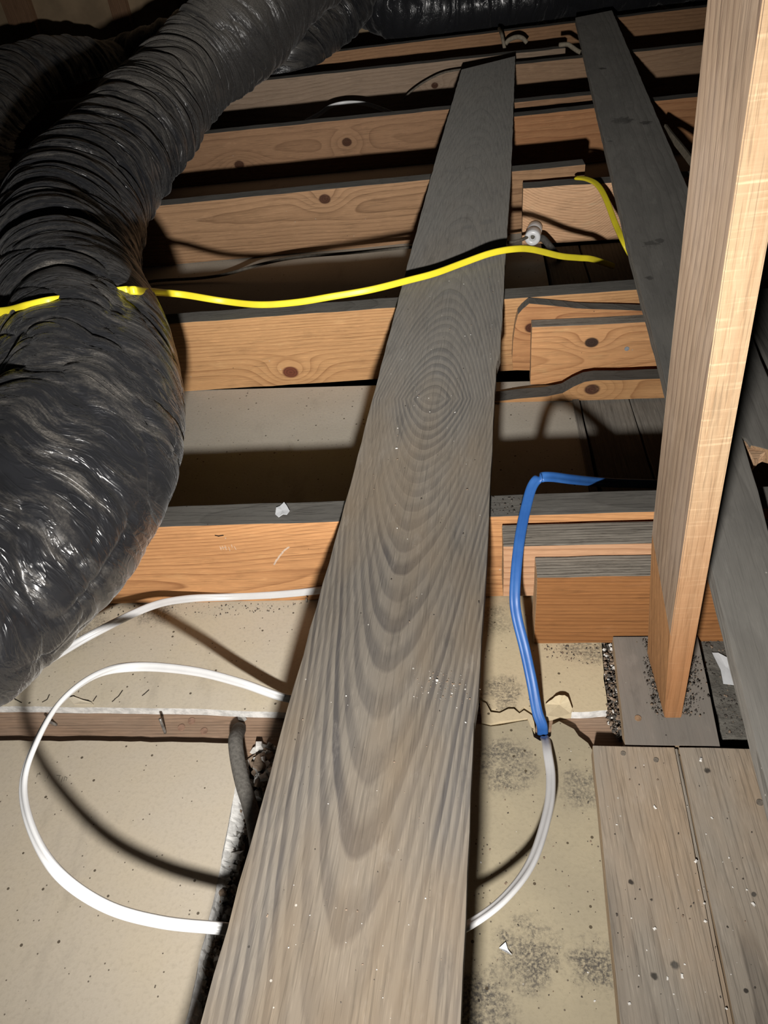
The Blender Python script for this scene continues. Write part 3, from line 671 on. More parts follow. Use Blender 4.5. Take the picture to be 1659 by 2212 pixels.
def duct(name, ctrl, R, mat, seed, ds=0.004, nt_=200, amp=1.0, floor_fn=None, Rs=None, label=None, bag=None, cinch=None):
    C = [np.array(c) for c in ctrl]
    P = catmull(C, 40); seg = np.linalg.norm(np.diff(P, axis=0), axis=1); S = np.concatenate([[0], np.cumsum(seg)])
    n = int(S[-1]/ds); s = np.linspace(0, S[-1], n)
    P = np.stack([np.interp(s, S, P[:, k]) for k in range(3)], 1)
    T = np.gradient(P, axis=0); T /= np.linalg.norm(T, axis=1)[:, None]
    for _ in range(12): T[1:-1] = (T[:-2]+2*T[1:-1]+T[2:])/4
    T /= np.linalg.norm(T, axis=1)[:, None]
    up = np.array([0, 0, 1.0]); B = np.cross(T, up); B /= np.linalg.norm(B, axis=1)[:, None]; U = np.cross(B, T)
    th = np.linspace(0, 2*np.pi, nt_, endpoint=False)
    s2, t2 = np.meshgrid(s, th, indexing='ij')
    cx, cy = np.cos(t2), np.sin(t2)
    warp = 0.030*vnoise(cx*0.9+5, cy*0.9, s2*5, seed) + 0.012*vnoise(cx*2.2, cy*2.2+3, s2*14, seed+1) + 0.018*cx
    u = s2 + warp
    def fold(fr, k, sd, sharp):
        v = vnoise(u*fr, cx*k+9, cy*k, sd); return (1-np.abs(v))**sharp
    h = -0.013*fold(14, 0.45, seed+2, 9) - 0.010*fold(30, 0.6, seed+3, 7) - 0.0045*fold(60, 0.9, seed+4, 6) - 0.0015*fold(130, 1.5, seed+5, 3)
    h = h + 0.010*vnoise(cx*0.8, cy*0.8+4, s2*4, seed+6) + 0.006*np.sin(s2*2*np.pi/0.085)*0.5
    if bag is not None:
        wb = bag(s2/s[-1])
        cr = vnoise((cx*1.2+s2*7), cy*1.2+s2*5, s2*9, seed+8); c2 = vnoise(cx*2.4+s2*16, cy*2.4+s2*10, s2*22, seed+9)
        h2 = 0.009*vnoise(cx*0.8, cy*0.8+4, s2*4, seed+6) - 0.006*fold(9, 0.5, seed+12, 12) - 0.0042*fold(24, 0.7, seed+13, 9) - 0.0018*fold(55, 1.3, seed+14, 6) - 0.005*(1-np.abs(cr))**14 - 0.0025*(1-np.abs(c2))**10
        h = h*(1-wb) + wb*h2
    h = h-h.mean()
    if cinch is not None:
        k = np.argmin(np.linalg.norm(P-np.array(cinch[0]), axis=1)); h = h - cinch[1]*np.exp(-((u-s[k])/cinch[2])**2)*(0.6+0.4*cy)
    Rr = np.full(n, R) if Rs is None else np.interp(s, S, np.interp(np.arange(len(S))/40.0, np.arange(len(Rs)), Rs))
    rad = Rr[:, None] + h*amp
    V = P[:, None, :] + rad[..., None]*(cx[..., None]*B[:, None, :] + cy[..., None]*U[:, None, :])
    if floor_fn is not None:
        zmin = floor_fn(V[..., 1]); d = V[..., 2]-zmin
        V[..., 2] = zmin + np.where(d < 0.02, 0.02*np.exp(np.minimum(0, (d-0.02))/0.02), d)
    nv = nt_
    faces = []
    i = np.arange(n-1)[:, None]*nv; j = np.arange(nv)[None, :]; j2 = (j+1) % nv
    F4 = np.stack([i+j, i+j2, i+nv+j2, i+nv+j], -1).reshape(-1, 4)
    me = bpy.data.meshes.new(name)
    me.vertices.add(n*nv); me.vertices.foreach_set('co', V.reshape(-1).astype(np.float32))
    nf = len(F4); me.loops.add(nf*4); me.polygons.add(nf)
    me.loops.foreach_set('vertex_index', F4.reshape(-1).astype(np.int32))
    me.polygons.foreach_set('loop_start', (np.arange(nf)*4).astype(np.int32))
    me.polygons.foreach_set('use_smooth', np.ones(nf, bool))
    me.update(calc_edges=True)
    uvl = me.uv_layers.new(name='uv')
    uu = np.stack([np.broadcast_to(u, s2.shape), t2/(2*np.pi)], -1).reshape(-1, 2)
    luv = uu[F4.reshape(-1)]
    luv = luv.reshape(nf, 4, 2); wrap = (F4[:, 1] % nv) == 0
    luv[wrap, 1, 1] += 1; luv[wrap, 2, 1] += 1
    uvl.data.foreach_set('uv', luv.reshape(-1).astype(np.float32))
    me.validate(); 
    bm = bmesh.new(); bm.from_mesh(me); bmesh.ops.recalc_face_normals(bm, faces=bm.faces); bm.to_mesh(me); bm.free()
    o = link(name, me, [mat])
    if label: tag(o, label, 'duct')
    return o

RD = 0.11
def dpts(l, R=RD):
    R = R if hasattr(R, '__len__') else [R]*len(l)
    return [D(x, y, q*F/r) for (x, y, r), q in zip(l, R)]
def main_floor(y): return np.where(y > 0.66, 0.1425, 0.1425 + (0.004-0.1425)*np.clip((0.66-y)/0.10, 0, 1))
MD = duct_skin('duct_main_skin', 0.6, 1, along=(0.9, 2.2, 0.19, -0.03))  # skin paler at the far end, darker near the torch, evening its falloff in colour
mpx = [(810, -200, 92), (715, -120, 95), (620, -40, 98), (525, 55, 101), (405, 180, 104), (275, 318, 122), (180, 440, 133), (145, 560, 150), (165, 670, 168), (190, 770, 185), (190, 880, 196), (155, 1010, 205), (70, 1150, 213), (-80, 1290, 225), (-250, 1400, 240), (-480, 1500, 260), (-760, 1560, 285)]
mR = [0.148, 0.148, 0.148, 0.148, 0.147, 0.140, 0.13, 0.127, 0.124, 0.121, 0.118, 0.114, 0.111, 0.11, 0.11, 0.11, 0.11]
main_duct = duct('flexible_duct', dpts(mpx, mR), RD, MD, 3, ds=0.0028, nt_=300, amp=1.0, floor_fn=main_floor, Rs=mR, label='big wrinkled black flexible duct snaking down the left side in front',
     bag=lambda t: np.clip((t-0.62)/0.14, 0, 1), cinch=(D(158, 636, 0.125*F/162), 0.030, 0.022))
MD2 = duct_skin('duct_back_skin', 0.75, 5)
duct('flexible_duct', dpts([(480, 130, 82), (330, 200, 84), (220, 190, 88), (130, 190, 92), (40, 225, 94), (-30, 310, 94), (-50, 420, 94), (-40, 560, 94)], [.163, .164, .164, .164, .156, .14, .125, .12]), 0.164, MD2, 13, Rs=[.163, .164, .164, .164, .156, .14, .125, .12], ds=0.005, nt_=170, floor_fn=lambda y: np.full_like(y, 0.1425), label='black duct curving round at far left behind the front duct')
duct('flexible_duct', dpts([(130, 190, 50), (240, 150, 52), (330, 122, 54), (450, 60, 54), (560, -40, 54)], 0.1), 0.1, MD2, 17, ds=0.006, nt_=120, amp=0.7, floor_fn=lambda y: np.full_like(y, 0.06), label='small visible stretch of black duct behind the left curving duct, near the wall')
duct('flexible_duct', dpts([(800, -110, 62), (760, -30, 65), (700, 48, 66), (622, 140, 70), (540, 190, 66), (430, 240, 64)], 0.115), 0.115, MD2, 19, ds=0.005, nt_=150, floor_fn=lambda y: np.full_like(y, 0.1425), label='black duct lying just right of and behind the front duct over the joists')
RT = 0.12
MD3 = duct_skin('duct_top_skin', 0.1, 9)
duct('flexible_duct', dpts([(640, -90, 66), (740, -52, 66), (820, -6, 66), (890, 16, 67), (1060, 2, 67), (1240, -30, 67), (1510, -62, 67), (1900, -110, 67)], RT), RT, MD3, 23, ds=0.006, nt_=140, label='glossy black duct crossing the top of the picture from side to side')

# ------------------------------------------------------------------ cables
M_WHITE = plain('white_pvc', (0.66, 0.66, 0.66), 0.35, 0.06, 40, spec=0.4, bump=0.05)
M_BLUE = plain('blue_pvc', (0.026, 0.105, 0.34), 0.42, 0.12, 60, c2=(0.034, 0.125, 0.37), spec=0.4, bump=0.1)
M_YEL = plain('yellow_pvc', (0.92, 0.78, 0.035), 0.4, 0.1, 30, c2=(0.84, 0.70, 0.04), spec=0.4, bump=0.05)
M_BLACK = plain('black_cloth_wire', (0.05, 0.045, 0.04), 0.8, 0.4, 120)
M_DUSTY = plain('dusty_wire', (0.16, 0.14, 0.11), 0.85, 0.4, 120)
M_LOOM = plain('grey_loom', (0.15, 0.14, 0.125), 0.95, 0.35, 260, bump=0.8, bd=0.001)
CABP = flatcable(0.0098, 0.0052, 0.35, 28)
HOLE = Z(1170, 1592, 0.004)
loop = [Z(640, 1510, 0.010)+Vector((0.10, -0.005, 0.0)), Z(640, 1510, 0.014)+Vector((0.03, 0.0, 0.0)), Z(620, 1508, 0.022), Z(520, 1475, 0.045), Z(420, 1450, 0.085), Z(300, 1440, 0.135), Z(210, 1457, 0.16), Z(130, 1517, 0.17), Z(75, 1610, 0.17), Z(50, 1700, 0.165), Z(72, 1800, 0.163), Z(130, 1890, 0.155),
        Z(230, 1958, 0.13), Z(350, 1992, 0.108), Z(490, 2007, 0.088), Z(640, 2030, 0.075), Z(800, 2050, 0.070), Z(920, 2045, 0.074), Z(1010, 2000, 0.078), Z(1090, 1940, 0.072), Z(1150, 1858, 0.056), Z(1184, 1750, 0.034), Z(1190, 1680, 0.02), Z(1183, 1625, 0.012), Z(1180, 1604, 0.003), Z(1177, 1596, -0.006), Z(1176, 1594, -0.0105)]
fl = []
for k, pnt in enumerate(loop):
    fl.append((0, 0.5, 1) if k < 3 else (0.2, 0.9, 0.8) if k < 6 else (0.9, 0.3, 0.9) if k < 11 else (0.3, 1.0, 0.6))
fl[-3:] = [(1, 0.2, 0)]*3; fl[-9:-3] = [(1, 0.1, 0.35)]*6
tag(sweep('white_cable', loop, CABP, M_WHITE, fl, n=10), 'white flat cable making the big loop under the walkway board', 'cable')
up = [Z(760, 1262, 0.03), Z(690, 1275, 0.025), Z(600, 1284, 0.016), Z(500, 1289, 0.014), Z(400, 1294, 0.03), Z(320, 1312, 0.05), Z(200, 1370, 0.06), Z(110, 1423, 0.05), Z(60, 1452, 0.034), Z(10, 1480, 0.014), Z(-40, 1505, 0.006), Z(-120, 1530, 0.006)]
tag(sweep('white_cable', up, CABP, M_WHITE, [(0, 0.6, 1)]*4+[(0, 0.8, 0.8)]*8, n=10), 'white flat cable running along the foot of the nearest joist and under the front duct', 'cable')
blue = [Z(1172, 1584, -0.0105), Z(1172, 1577, -0.004), Z(1170, 1564, 0.006), Z(1160, 1535, 0.018), Z(1148, 1470, 0.042), Z(1133, 1400, 0.065), Z(1117, 1335, 0.09), Z(1112, 1290, 0.108), Z(1116, 1220, 0.13), Z(1125, 1150, 0.148), Z(1139, 1085, 0.163), Z(1150, 1050, 0.172), Z(1165, 1033, 0.176), Z(1190, 1030, 0.172), Z(1240, 1036, 0.150), Z(1320, 1043, 0.10), Z(1420, 1046, 0.06)]
bf = [(1, 0, 0)]*4 + [(1, 0.15, 0)]*4 + [(1, 0.1, 0)]*4 + [(0.9, 0.4, 0.1), (0.3, 0.9, 0.5), (0.1, 0.8, 0.8), (0.1, 0.6, 1), (0.1, 0.3, 1)]
tag(sweep('blue_cable', blue, flatcable(0.0118, 0.0058, 0.35, 28), M_BLUE, bf, n=10), 'blue flat cable rising from a hole and bending over the lapped joists', 'cable')
from mathutils.bvhtree import BVHTree
_bv = BVHTree.FromPolygons([v.co for v in main_duct.data.vertices], [tuple(p_.vertices) for p_ in main_duct.data.polygons])
def lay(px, py, lift):           # where the cable rests on the duct (lift < 0: tucked under the fold)
    d = ray(px, py).normalized(); loc, nrm, _, dist = _bv.ray_cast(CAMPOS, d)
    return CAMPOS + d*(dist - lift) if loc is not None else D(px, py, 1.2)
yel = [lay(30, 662, 0.0) + (lay(30, 662, 0.0)-lay(90, 655, 0.0))*2.0, lay(8, 673, 0.006), lay(60, 661, 0.007), lay(104, 651, 0.006), lay(140, 646, -0.012), lay(190, 638, -0.02), lay(248, 630, -0.016), lay(276, 627, 0.003), lay(300, 628, 0.012), Z(350, 632, 0.215), Z(400, 637, 0.190), Z(480, 650, 0.162), Z(560, 658, 0.158), Z(640, 653, 0.160), Z(720, 640, 0.166), Z(800, 626, 0.170), Z(880, 606, 0.170), Z(940, 590, 0.169), Z(1000, 568, 0.170), Z(1060, 547, 0.175), Z(1110, 538, 0.172), Z(1150, 539, 0.158), Z(1210, 553, 0.125), Z(1250, 557, 0.105), Z(1280, 560, 0.09), Z(1325, 575, 0.05)]
tag(sweep('yellow_cable', yel, flatcable(0.0115, 0.0062, 0.1), M_YEL, [(0, 0.35, 1)]*len(yel), n=10), 'yellow cable strung across the front duct and the walkway board', 'cable')
yel2 = [Z(1244, 384, 0.136), Z(1268, 387, 0.141), Z(1290, 399, 0.142), Z(1308, 428, 0.134), Z(1330, 485, 0.112), Z(1350, 528, 0.095), Z(1368, 562, 0.06), Z(1380, 590, 0.03)]
tag(sweep('yellow_cable', yel2, flatcable(0.0115, 0.0062, 0.1), M_YEL, [(1, 0.3, 0.3)]*len(yel2), n=10), 'short yellow cable end draped over the lapped joist by the long board', 'cable')
tag(sweep('grey_loom_cable', [Z(516, 1576, -0.0125), Z(515, 1579, -0.004), Z(512, 1586, 0.008), Z(509, 1602, 0.016), Z(513, 1640, 0.014), Z(524, 1690, 0.010), Z(538, 1735, 0.006), Z(549, 1780, 0.002), Z(556, 1830, 0.0), Z(556, 1890, -0.002), Z(552, 1960, -0.004)], circ(0.0082, 16), M_LOOM, n=12), 'fuzzy grey cloth-covered cable coming out of a hole in the brown strip', 'cable')
bw = [Z(300, 612, 0.008), Z(345, 606, 0.008), Z(430, 601, 0.008), Z(490, 592, 0.014), Z(560, 572, 0.03), Z(640, 556, 0.04), Z(760, 546, 0.045), Z(900, 533, 0.05), Z(1020, 530, 0.05), Z(1110, 522, 0.05), Y(1140, 512, 1.66)]
tag(sweep('old_wire', bw, circ(0.0035, 10), M_DUSTY, n=10), 'thin dark old wire along the foot of the third joist to the porcelain knob', 'wire')
bw2 = [Y(1163, 515, 1.665), Y(1172, 515, 1.66), Y(1182, 525, 1.655), Y(1196, 542, 1.65), Y(1212, 560, 1.65)]
tag(sweep('old_wire', bw2, circ(0.0075, 10), plain('loom_sleeve', (0.09, 0.083, 0.075), 0.95, 0.4, 200), n=10), 'dark sleeved wire sloping down right from the porcelain knob', 'wire')
fw = [Y(660, 262, 2.70), Y(690, 246, 2.70), Y(712, 231, 2.71), Y(740, 223, 2.72), Y(770, 222, 2.72), Y(800, 227, 2.72), Y(850, 245, 2.72)]
tag(sweep('white_cable', fw, flatcable(0.012, 0.006), M_WHITE, [(0, 0.1, 1)]*7, n=8), 'small arched white cable far back between fourth and fifth joists', 'cable')
tw = [Y(872, 215, 2.82), Y(885, 200, 2.82), Y(915, 178, 2.83), Y(955, 158, 2.84), Y(1000, 149, 2.85), Y(1060, 140, 2.86)]
tag(sweep('old_wire', tw, circ(0.003, 8), M_DUSTY, n=8), 'thin wire bowed in front of the fifth joist beside the walkway board', 'wire')
vw = [Y(1094, 122, 3.10), Y(1090, 105, 3.10), Y(1086, 85, 3.12), Y(1083, 72, 3.16), Y(1078, 62, 3.3)]
M_PALE = plain('pale_cloth_cable', (0.33, 0.28, 0.21), 0.9, 0.3, 90)
tag(sweep('cloth_cable', vw, circ(0.006, 10), M_PALE, n=8), 'short pale cloth cable standing beyond the far end of the walkway board', 'cable')
aw = [Y(1092, 95, 3.12), Y(1100, 86, 3.12), Y(1115, 80, 3.12), Y(1128, 82, 3.12), Y(1138, 92, 3.12)]
tag(sweep('cloth_cable', aw, circ(0.0075, 10), M_PALE, n=8), 'pale arched cloth cable at the farthest joist beside the walkway end', 'cable')
cw = [Y(1208, 97, 2.88), Y(1226, 96, 2.87), Y(1236, 102, 2.86), Y(1246, 109, 2.85), Y(1254, 113, 2.84)]
tag(sweep('cloth_cable', cw, circ(0.007, 10), M_PALE, n=8), 'bent pale cable stub on the fifth joist left of the long board', 'cable')
lw = [Z(1436, 275, 0.1445), Z(1450, 294, 0.1445), Z(1484, 336, 0.1445), Z(1560, 440, 0.1445)]
tag(sweep('grey_lath', lw, [(-0.007, -0.003), (0.007, -0.003), (0.007, 0.003), (-0.007, 0.003)], M_PALE, n=6, smooth=False), 'thin grey lath in the dark gap between the long board and the post', 'lath')

# porcelain knob
M_PORC = plain('porcelain', (0.82, 0.83, 0.84), 0.25, 0.08, 30, spec=0.5, bump=0)
def lathe(name, prof, mat, mw, parent=None, n=28):
    vs_, fs = [], []
    for (r, z) in prof:
        for i in range(n):
            a = 2*math.pi*i/n; vs_.append((r*math.cos(a), r*math.sin(a), z))
    m = len(prof)
    for k in range(m-1):
        for i in range(n): fs.append((k*n+i, k*n+(i+1) % n, (k+1)*n+(i+1) % n, (k+1)*n+i))
    me = bpy.data.meshes.new(name); me.from_pydata(vs_, [], fs); me.polygons.foreach_set('use_smooth', [True]*len(fs))
    bm = bmesh.new(); bm.from_mesh(me); bmesh.ops.recalc_face_normals(bm, faces=bm.faces); bm.to_mesh(me); bm.free()
    return link(name, me, [mat], parent, mw)
kc = Y(1156, 492, 1.722); kf = Y(1150, 515, 1.655)
ax = (kf-kc).normalized()
km = kc.to_track_quat('Z', 'Y')
kmw = Matrix.Translation(kc) @ ax.to_track_quat('Z', 'Y').to_matrix().to_4x4()
Lk = (kf-kc).length
knob = bpy.data.objects.new('porcelain_knob', None); COL.objects.link(knob); knob.matrix_world = kmw
tag(knob, 'white porcelain wiring knob on the lapped joist right of the walkway board', 'insulator')
lathe('knob_base', [(0.004, 0.0), (0.0155, 0.0), (0.0165, 0.004), (0.0165, Lk*0.42), (0.0145, Lk*0.47), (0.012, Lk*0.5), (0.004, Lk*0.5)], M_PORC, kmw, knob)
lathe('knob_cap', [(0.004, Lk*0.52), (0.012, Lk*0.52), (0.0165, Lk*0.56), (0.0172, Lk*0.7), (0.0172, Lk*0.93), (0.0155, Lk), (0.008, Lk), (0.0062, Lk*0.97), (0.0062, Lk*0.7), (0.001, Lk*0.7)], M_PORC, kmw, knob)
lathe('knob_nail', [(0.0001, Lk*0.9), (0.0042, Lk*0.9), (0.0046, Lk*0.86), (0.0042, Lk*0.7), (0.002, Lk*0.7)], plain('nail_dark', (0.12, 0.11, 0.09), 0.6, 0.4, 200), kmw, knob)

# ------------------------------------------------------------------ loose paper and plaster flakes
M_PAPER = plain('white_paper', (0.72, 0.74, 0.76), 0.7, 0.1, 60, bump=0.3)
def flake(pix, z, label, mat=M_PAPER, curl=0.0015, t=0.0006, name='paper_flake', lift=None):
    pts = [Z(a, b, z) for a, b in pix]
    c = sum(pts, Vector())/len(pts)
    bm = bmesh.new(); r = random.Random(int(c.x*1e4)+int(c.y*1e4))
    vb = []; vt = []
    for i, v in enumerate(pts):
        dz = r.uniform(0.0002, curl) + (lift[i] if lift else 0)
        vb.append(bm.verts.new(v-c+Vector((0, 0, dz)))); vt.append(bm.verts.new(v-c+Vector((0, 0, dz+t))))
    cb_, ct = bm.verts.new((0, 0, 0.0002)), bm.verts.new((0, 0, 0.0002+t))
    n = len(pts)
    for i in range(n):
        j = (i+1) % n
        bm.faces.new((vt[i], vt[j], ct)); bm.faces.new((vb[j], vb[i], cb_)); bm.faces.new((vb[i], vb[j], vt[j], vt[i]))
    bmesh.ops.recalc_face_normals(bm, faces=bm.faces)
    me = bpy.data.meshes.new(name); bm.to_mesh(me); bm.free()
    o = link(name, me, [mat], mw=Matrix.Translation(c))
    return tag(o, label, 'flake')
flake([(595, 1112), (602, 1118), (612, 1112), (620, 1113), (626, 1105), (620, 1094), (614, 1086), (605, 1094), (597, 1098)], 0.1405, 'white paper flake on top of the nearest joist left of the walkway board', curl=0.0009)
flake([(1538, 1411), (1551, 1411), (1575, 1425), (1584, 1432), (1588, 1455), (1592, 1482), (1562, 1478), (1556, 1448)], 0.003, 'white torn paper piece in the dirt between post plate and long board')
flake([(1078, 2050), (1092, 2038), (1097, 2052), (1106, 2066), (1090, 2058)], 0.0005, 'small white flake on the mould-spotted sheet', curl=0.003)
M_GREYP = plain('grey_paper_scrap', (0.42, 0.40, 0.37), 0.85, 0.2, 80)
flake([(511, 1535), (520, 1534), (528, 1548), (534, 1555), (528, 1559), (515, 1556)], -0.0133, 'grey paper scrap on the brown strip above the grey cloth cable', M_GREYP)
flake([(590, 1536), (611, 1540), (603, 1547), (597, 1548)], -0.0133, 'pale triangular scrap on the brown strip beside the walkway board', M_PAPER, lift=[0.006, 0.006, 0, 0])
flake([(1178, 1524), (1186, 1519), (1192, 1516), (1199, 1511), (1207, 1509), (1213, 1511), (1219, 1509), (1226, 1514), (1230, 1521), (1236, 1535), (1232, 1543), (1205, 1552), (1180, 1548)], 0.003, 'raised torn plasterboard paper flap right of the blue cable', P_C, t=0.0012, lift=[0.001, 0.002, 0.003, 0.0045, 0.005, 0.0055, 0.005, 0.0045, 0.003, 0.001, 0, 0, 0])
flake([(150, 1510), (160, 1507), (182, 1515), (198, 1518), (203, 1523), (160, 1522)], 0.0002, 'curled torn paper edge on the tan strip under the white loop', P_B, t=0.0008, curl=0.0006, lift=[0.0015]*3+[0]*3)

# ------------------------------------------------------------------ rubble, crumbs, dirt
def crumbs(name, cent, n, smin, smax, mats, label, seed, z=0.0, pile=0.0, kind='stuff'):
    """loose angular bits scattered in a patch; cent = callable(r) -> world xy"""
    r = random.Random(seed); verts, faces, mi = [], [], []
    base = [(-1, -1, -0.5), (1, -0.9, -0.5), (0.9, 1, -0.5), (-0.9, 1.1, -0.5), (-0.6, -0.5, 0.5), (0.7, -0.6, 0.4), (0.5, 0.6, 0.6), (-0.5, 0.7, 0.5)]
    q = [(0, 3, 2, 1), (4, 5, 6, 7), (0, 1, 5, 4), (1, 2, 6, 5), (2, 3, 7, 6), (3, 0, 4, 7)]
    for k in range(n):
        cxy = cent(r); s = smin*(smax/smin)**(r.random()**1.7)
        rot = Matrix.Rotation(r.uniform(0, 6.28), 3, 'Z') @ Matrix.Rotation(r.uniform(-0.5, 0.5), 3, 'X')
        el = r.uniform(0.6, 2.2) if r.random() < 0.5 else 1.0
        zc = z + s*0.3 + (r.random()**2)*pile
        i0 = len(verts)
        for (x, y, w) in base:
            v = rot @ Vector((x*s*0.5*el+r.uniform(-.1, .1)*s, y*s*0.5+r.uniform(-.1, .1)*s, w*s*0.7))
            verts.append((v.x+cxy[0], v.y+cxy[1], v.z+zc))
        faces += [tuple(i0+a for a in f) for f in q]; mi += [r.choices(range(len(mats)), weights=[m[1] for m in mats])[0]]*6
    me = bpy.data.meshes.new(name); me.from_pydata(verts, [], faces)
    o = link(name, me, [m[0] for m in mats]); me.polygons.foreach_set('material_index', mi)
    return tag(o, label, 'debris', kind=kind)
C_DARK = plain('crumb_dark', (0.085, 0.072, 0.06), 0.95, 0.4, 90)
C_BRN = plain('crumb_brown', (0.27, 0.20, 0.145), 0.95, 0.4, 90)
C_GREY = plain('crumb_grey', (0.30, 0.285, 0.26), 0.95, 0.4, 90)
C_SOIL = plain('crumb_soil', (0.10, 0.09, 0.078), 0.95, 0.45, 90)
C_WHT = plain('crumb_white', (0.72, 0.70, 0.66), 0.9, 0.2, 90)
def along(pix, wpx, z):
    def f(r):
        t = r.random()*(len(pix)-1); i = min(int(t), len(pix)-2); t -= i
        x = pix[i][0]*(1-t)+pix[i+1][0]*t + r.gauss(0, wpx/2.2); y = pix[i][1]*(1-t)+pix[i+1][1]*t + r.uniform(-6, 6)
        v = Z(x, y, z); return (v.x, v.y)
    return f
def quad(pix, z):
    A_, B_, C_, D_ = [Z(a, b, z) for a, b in pix]
    def f(r):
        u, v = r.random(), r.random(); p_ = (A_*(1-u)+B_*u)*(1-v)+(D_*(1-u)+C_*u)*v; return (p_.x, p_.y)
    return f
M_LATH = wood('old_batten', (0.22, 0.17, 0.125), (0.12, 0.09, 0.065), seed=120, dust=(0.2, 0.18, 0.155), dust_amt=0.5)
ga, gb_ = Z(548, 1640, -0.02), Z(430, 2212, -0.02)
tag(slab('old_batten', [(ga.x-0.055, ga.y+0.01, 0), (ga.x+0.06, ga.y+0.01, 0), (gb_.x+0.07, -0.3, 0), (gb_.x-0.045, -0.3, 0)], -0.042, -0.0235, [M_LATH], xdir=(0, 1, 0)), 'old batten under the crumbling gap beside the walkway board', 'batten')
crumbs('plaster_rubble', along([(540, 1700), (512, 1790), (500, 1900), (470, 2000), (450, 2100), (420, 2230)], 22, -0.02), 900, 0.0015, 0.009, [(C_DARK, 1), (C_BRN, 3), (C_GREY, 5), (C_WHT, 4)], 'crumbled plaster in the gap beside the lower left sheet', 11, z=-0.021, pile=0.012)
crumbs('plaster_rubble', quad([(545, 1615), (600, 1612), (580, 1720), (552, 1720)], -0.01), 160, 0.003, 0.012, [(C_BRN, 3), (C_GREY, 3), (C_WHT, 4)], 'broken plaster lumps between grey cable and walkway board', 12, z=-0.018, pile=0.014)
crumbs('plaster_rubble', quad([(1303, 1392), (1328, 1392), (1342, 1600), (1312, 1560)], -0.005), 900, 0.0006, 0.0042, [(C_DARK, 3), (C_BRN, 6), (C_SOIL, 4), (C_WHT, 1)], 'plaster rubble in the slot left of the post plate', 13, z=-0.010, pile=0.010)
M_DIRT = plain('grey_dirt', (0.155, 0.145, 0.125), 0.95, 0.35, 45, bump=0.9, bd=0.006)
dq = [Z(a, b, 0.002) for a, b in ((1507, 1370), (1640, 1360), (1690, 1590), (1562, 1596))]
tag(slab('dirt_bed', dq, -0.012, 0.002, [M_DIRT], jit=0.001, step=0.01), 'dusty grey dirt patch between the post plate and the long board', 'dirt', kind='stuff')
crumbs('dirt_crumbs', quad([(1515, 1375), (1610, 1372), (1640, 1590), (1570, 1592)], 0.002), 420, 0.0005, 0.003, [(C_DARK, 2), (C_SOIL, 7), (C_BRN, 2)], 'crumbs strewn over the grey dirt right of the post plate', 14, z=0.002)
crumbs('dirt_crumbs', along([(1400, 1385), (1405, 1440), (1415, 1500), (1428, 1550)], 16, PT), 420, 0.0004, 0.0021, [(C_DARK, 4), (C_SOIL, 5), (C_BRN, 2)], 'crumbs heaped against the left foot of the post', 15, z=PT, pile=0.004)
crumbs('dirt_crumbs', along([(1492, 1420), (1488, 1480), (1480, 1545)], 34, PT), 420, 0.0004, 0.0021, [(C_DARK, 4), (C_SOIL, 5), (C_BRN, 2)], 'crumbs heaped against the right foot of the post', 16, z=PT, pile=0.003)
crumbs('wood_chips', along([(940, 1500), (950, 1450), (970, 1520)], 60, BT), 90, 0.0004, 0.0013, [(C_WHT, 2), (C_BRN, 5), (C_GREY, 4)], 'tiny pale chips on the walkway board at mid length', 17, z=BT)
crumbs('wood_chips', quad([(640, 1500), (1010, 1500), (980, 2200), (500, 2200)], BT), 70, 0.0004, 0.0013, [(C_WHT, 3), (C_BRN, 3), (C_DARK, 3)], 'specks on the near half of the walkway board', 18, z=BT)
crumbs('wood_chips', quad([(900, 560), (1080, 560), (1030, 1400), (700, 1400)], BT), 90, 0.0005, 0.0016, [(C_WHT, 3), (C_BRN, 3), (C_DARK, 4)], 'specks on the far half of the walkway board', 19, z=BT)
crumbs('wood_chips', quad([(1300, 1630), (1620, 1630), (1650, 2200), (1350, 2200)], PZ), 90, 0.0005, 0.0018, [(C_WHT, 4), (C_BRN, 2), (C_DARK, 5)], 'white and dark specks on the lower right floor planks', 20, z=PZ)
crumbs('wood_chips', quad([(1060, 1075), (1140, 1070), (1130, 1110), (1062, 1115)], 0.14), 60, 0.0006, 0.0026, [(C_DARK, 6), (C_SOIL, 5)], 'dark crumbs on the nearest joist beside the walkway board', 21, z=0.14)
crumbs('wood_chips', quad([(230, 1300), (660, 1302), (600, 1325), (220, 1340)], 0.0), 160, 0.0004, 0.0018, [(C_DARK, 5), (C_SOIL, 3)], 'dark specks along the foot of the nearest joist', 22, z=0.0)
crumbs('wood_chips', quad([(1030, 1600), (1270, 1620), (1310, 2200), (1010, 2200)], 0.0), 120, 0.0004, 0.0018, [(C_DARK, 6), (C_BRN, 3), (C_WHT, 1)], 'dirt specks on the mould-spotted sheet', 23, z=0.0)
crumbs('wood_chips', quad([(1170, 1392), (1300, 1396), (1300, 1440), (1180, 1420)], 0.0), 140, 0.0004, 0.0018, [(C_DARK, 5), (C_BRN, 3)], 'dark specks at the foot of the foremost lapped joist', 24, z=0.0)

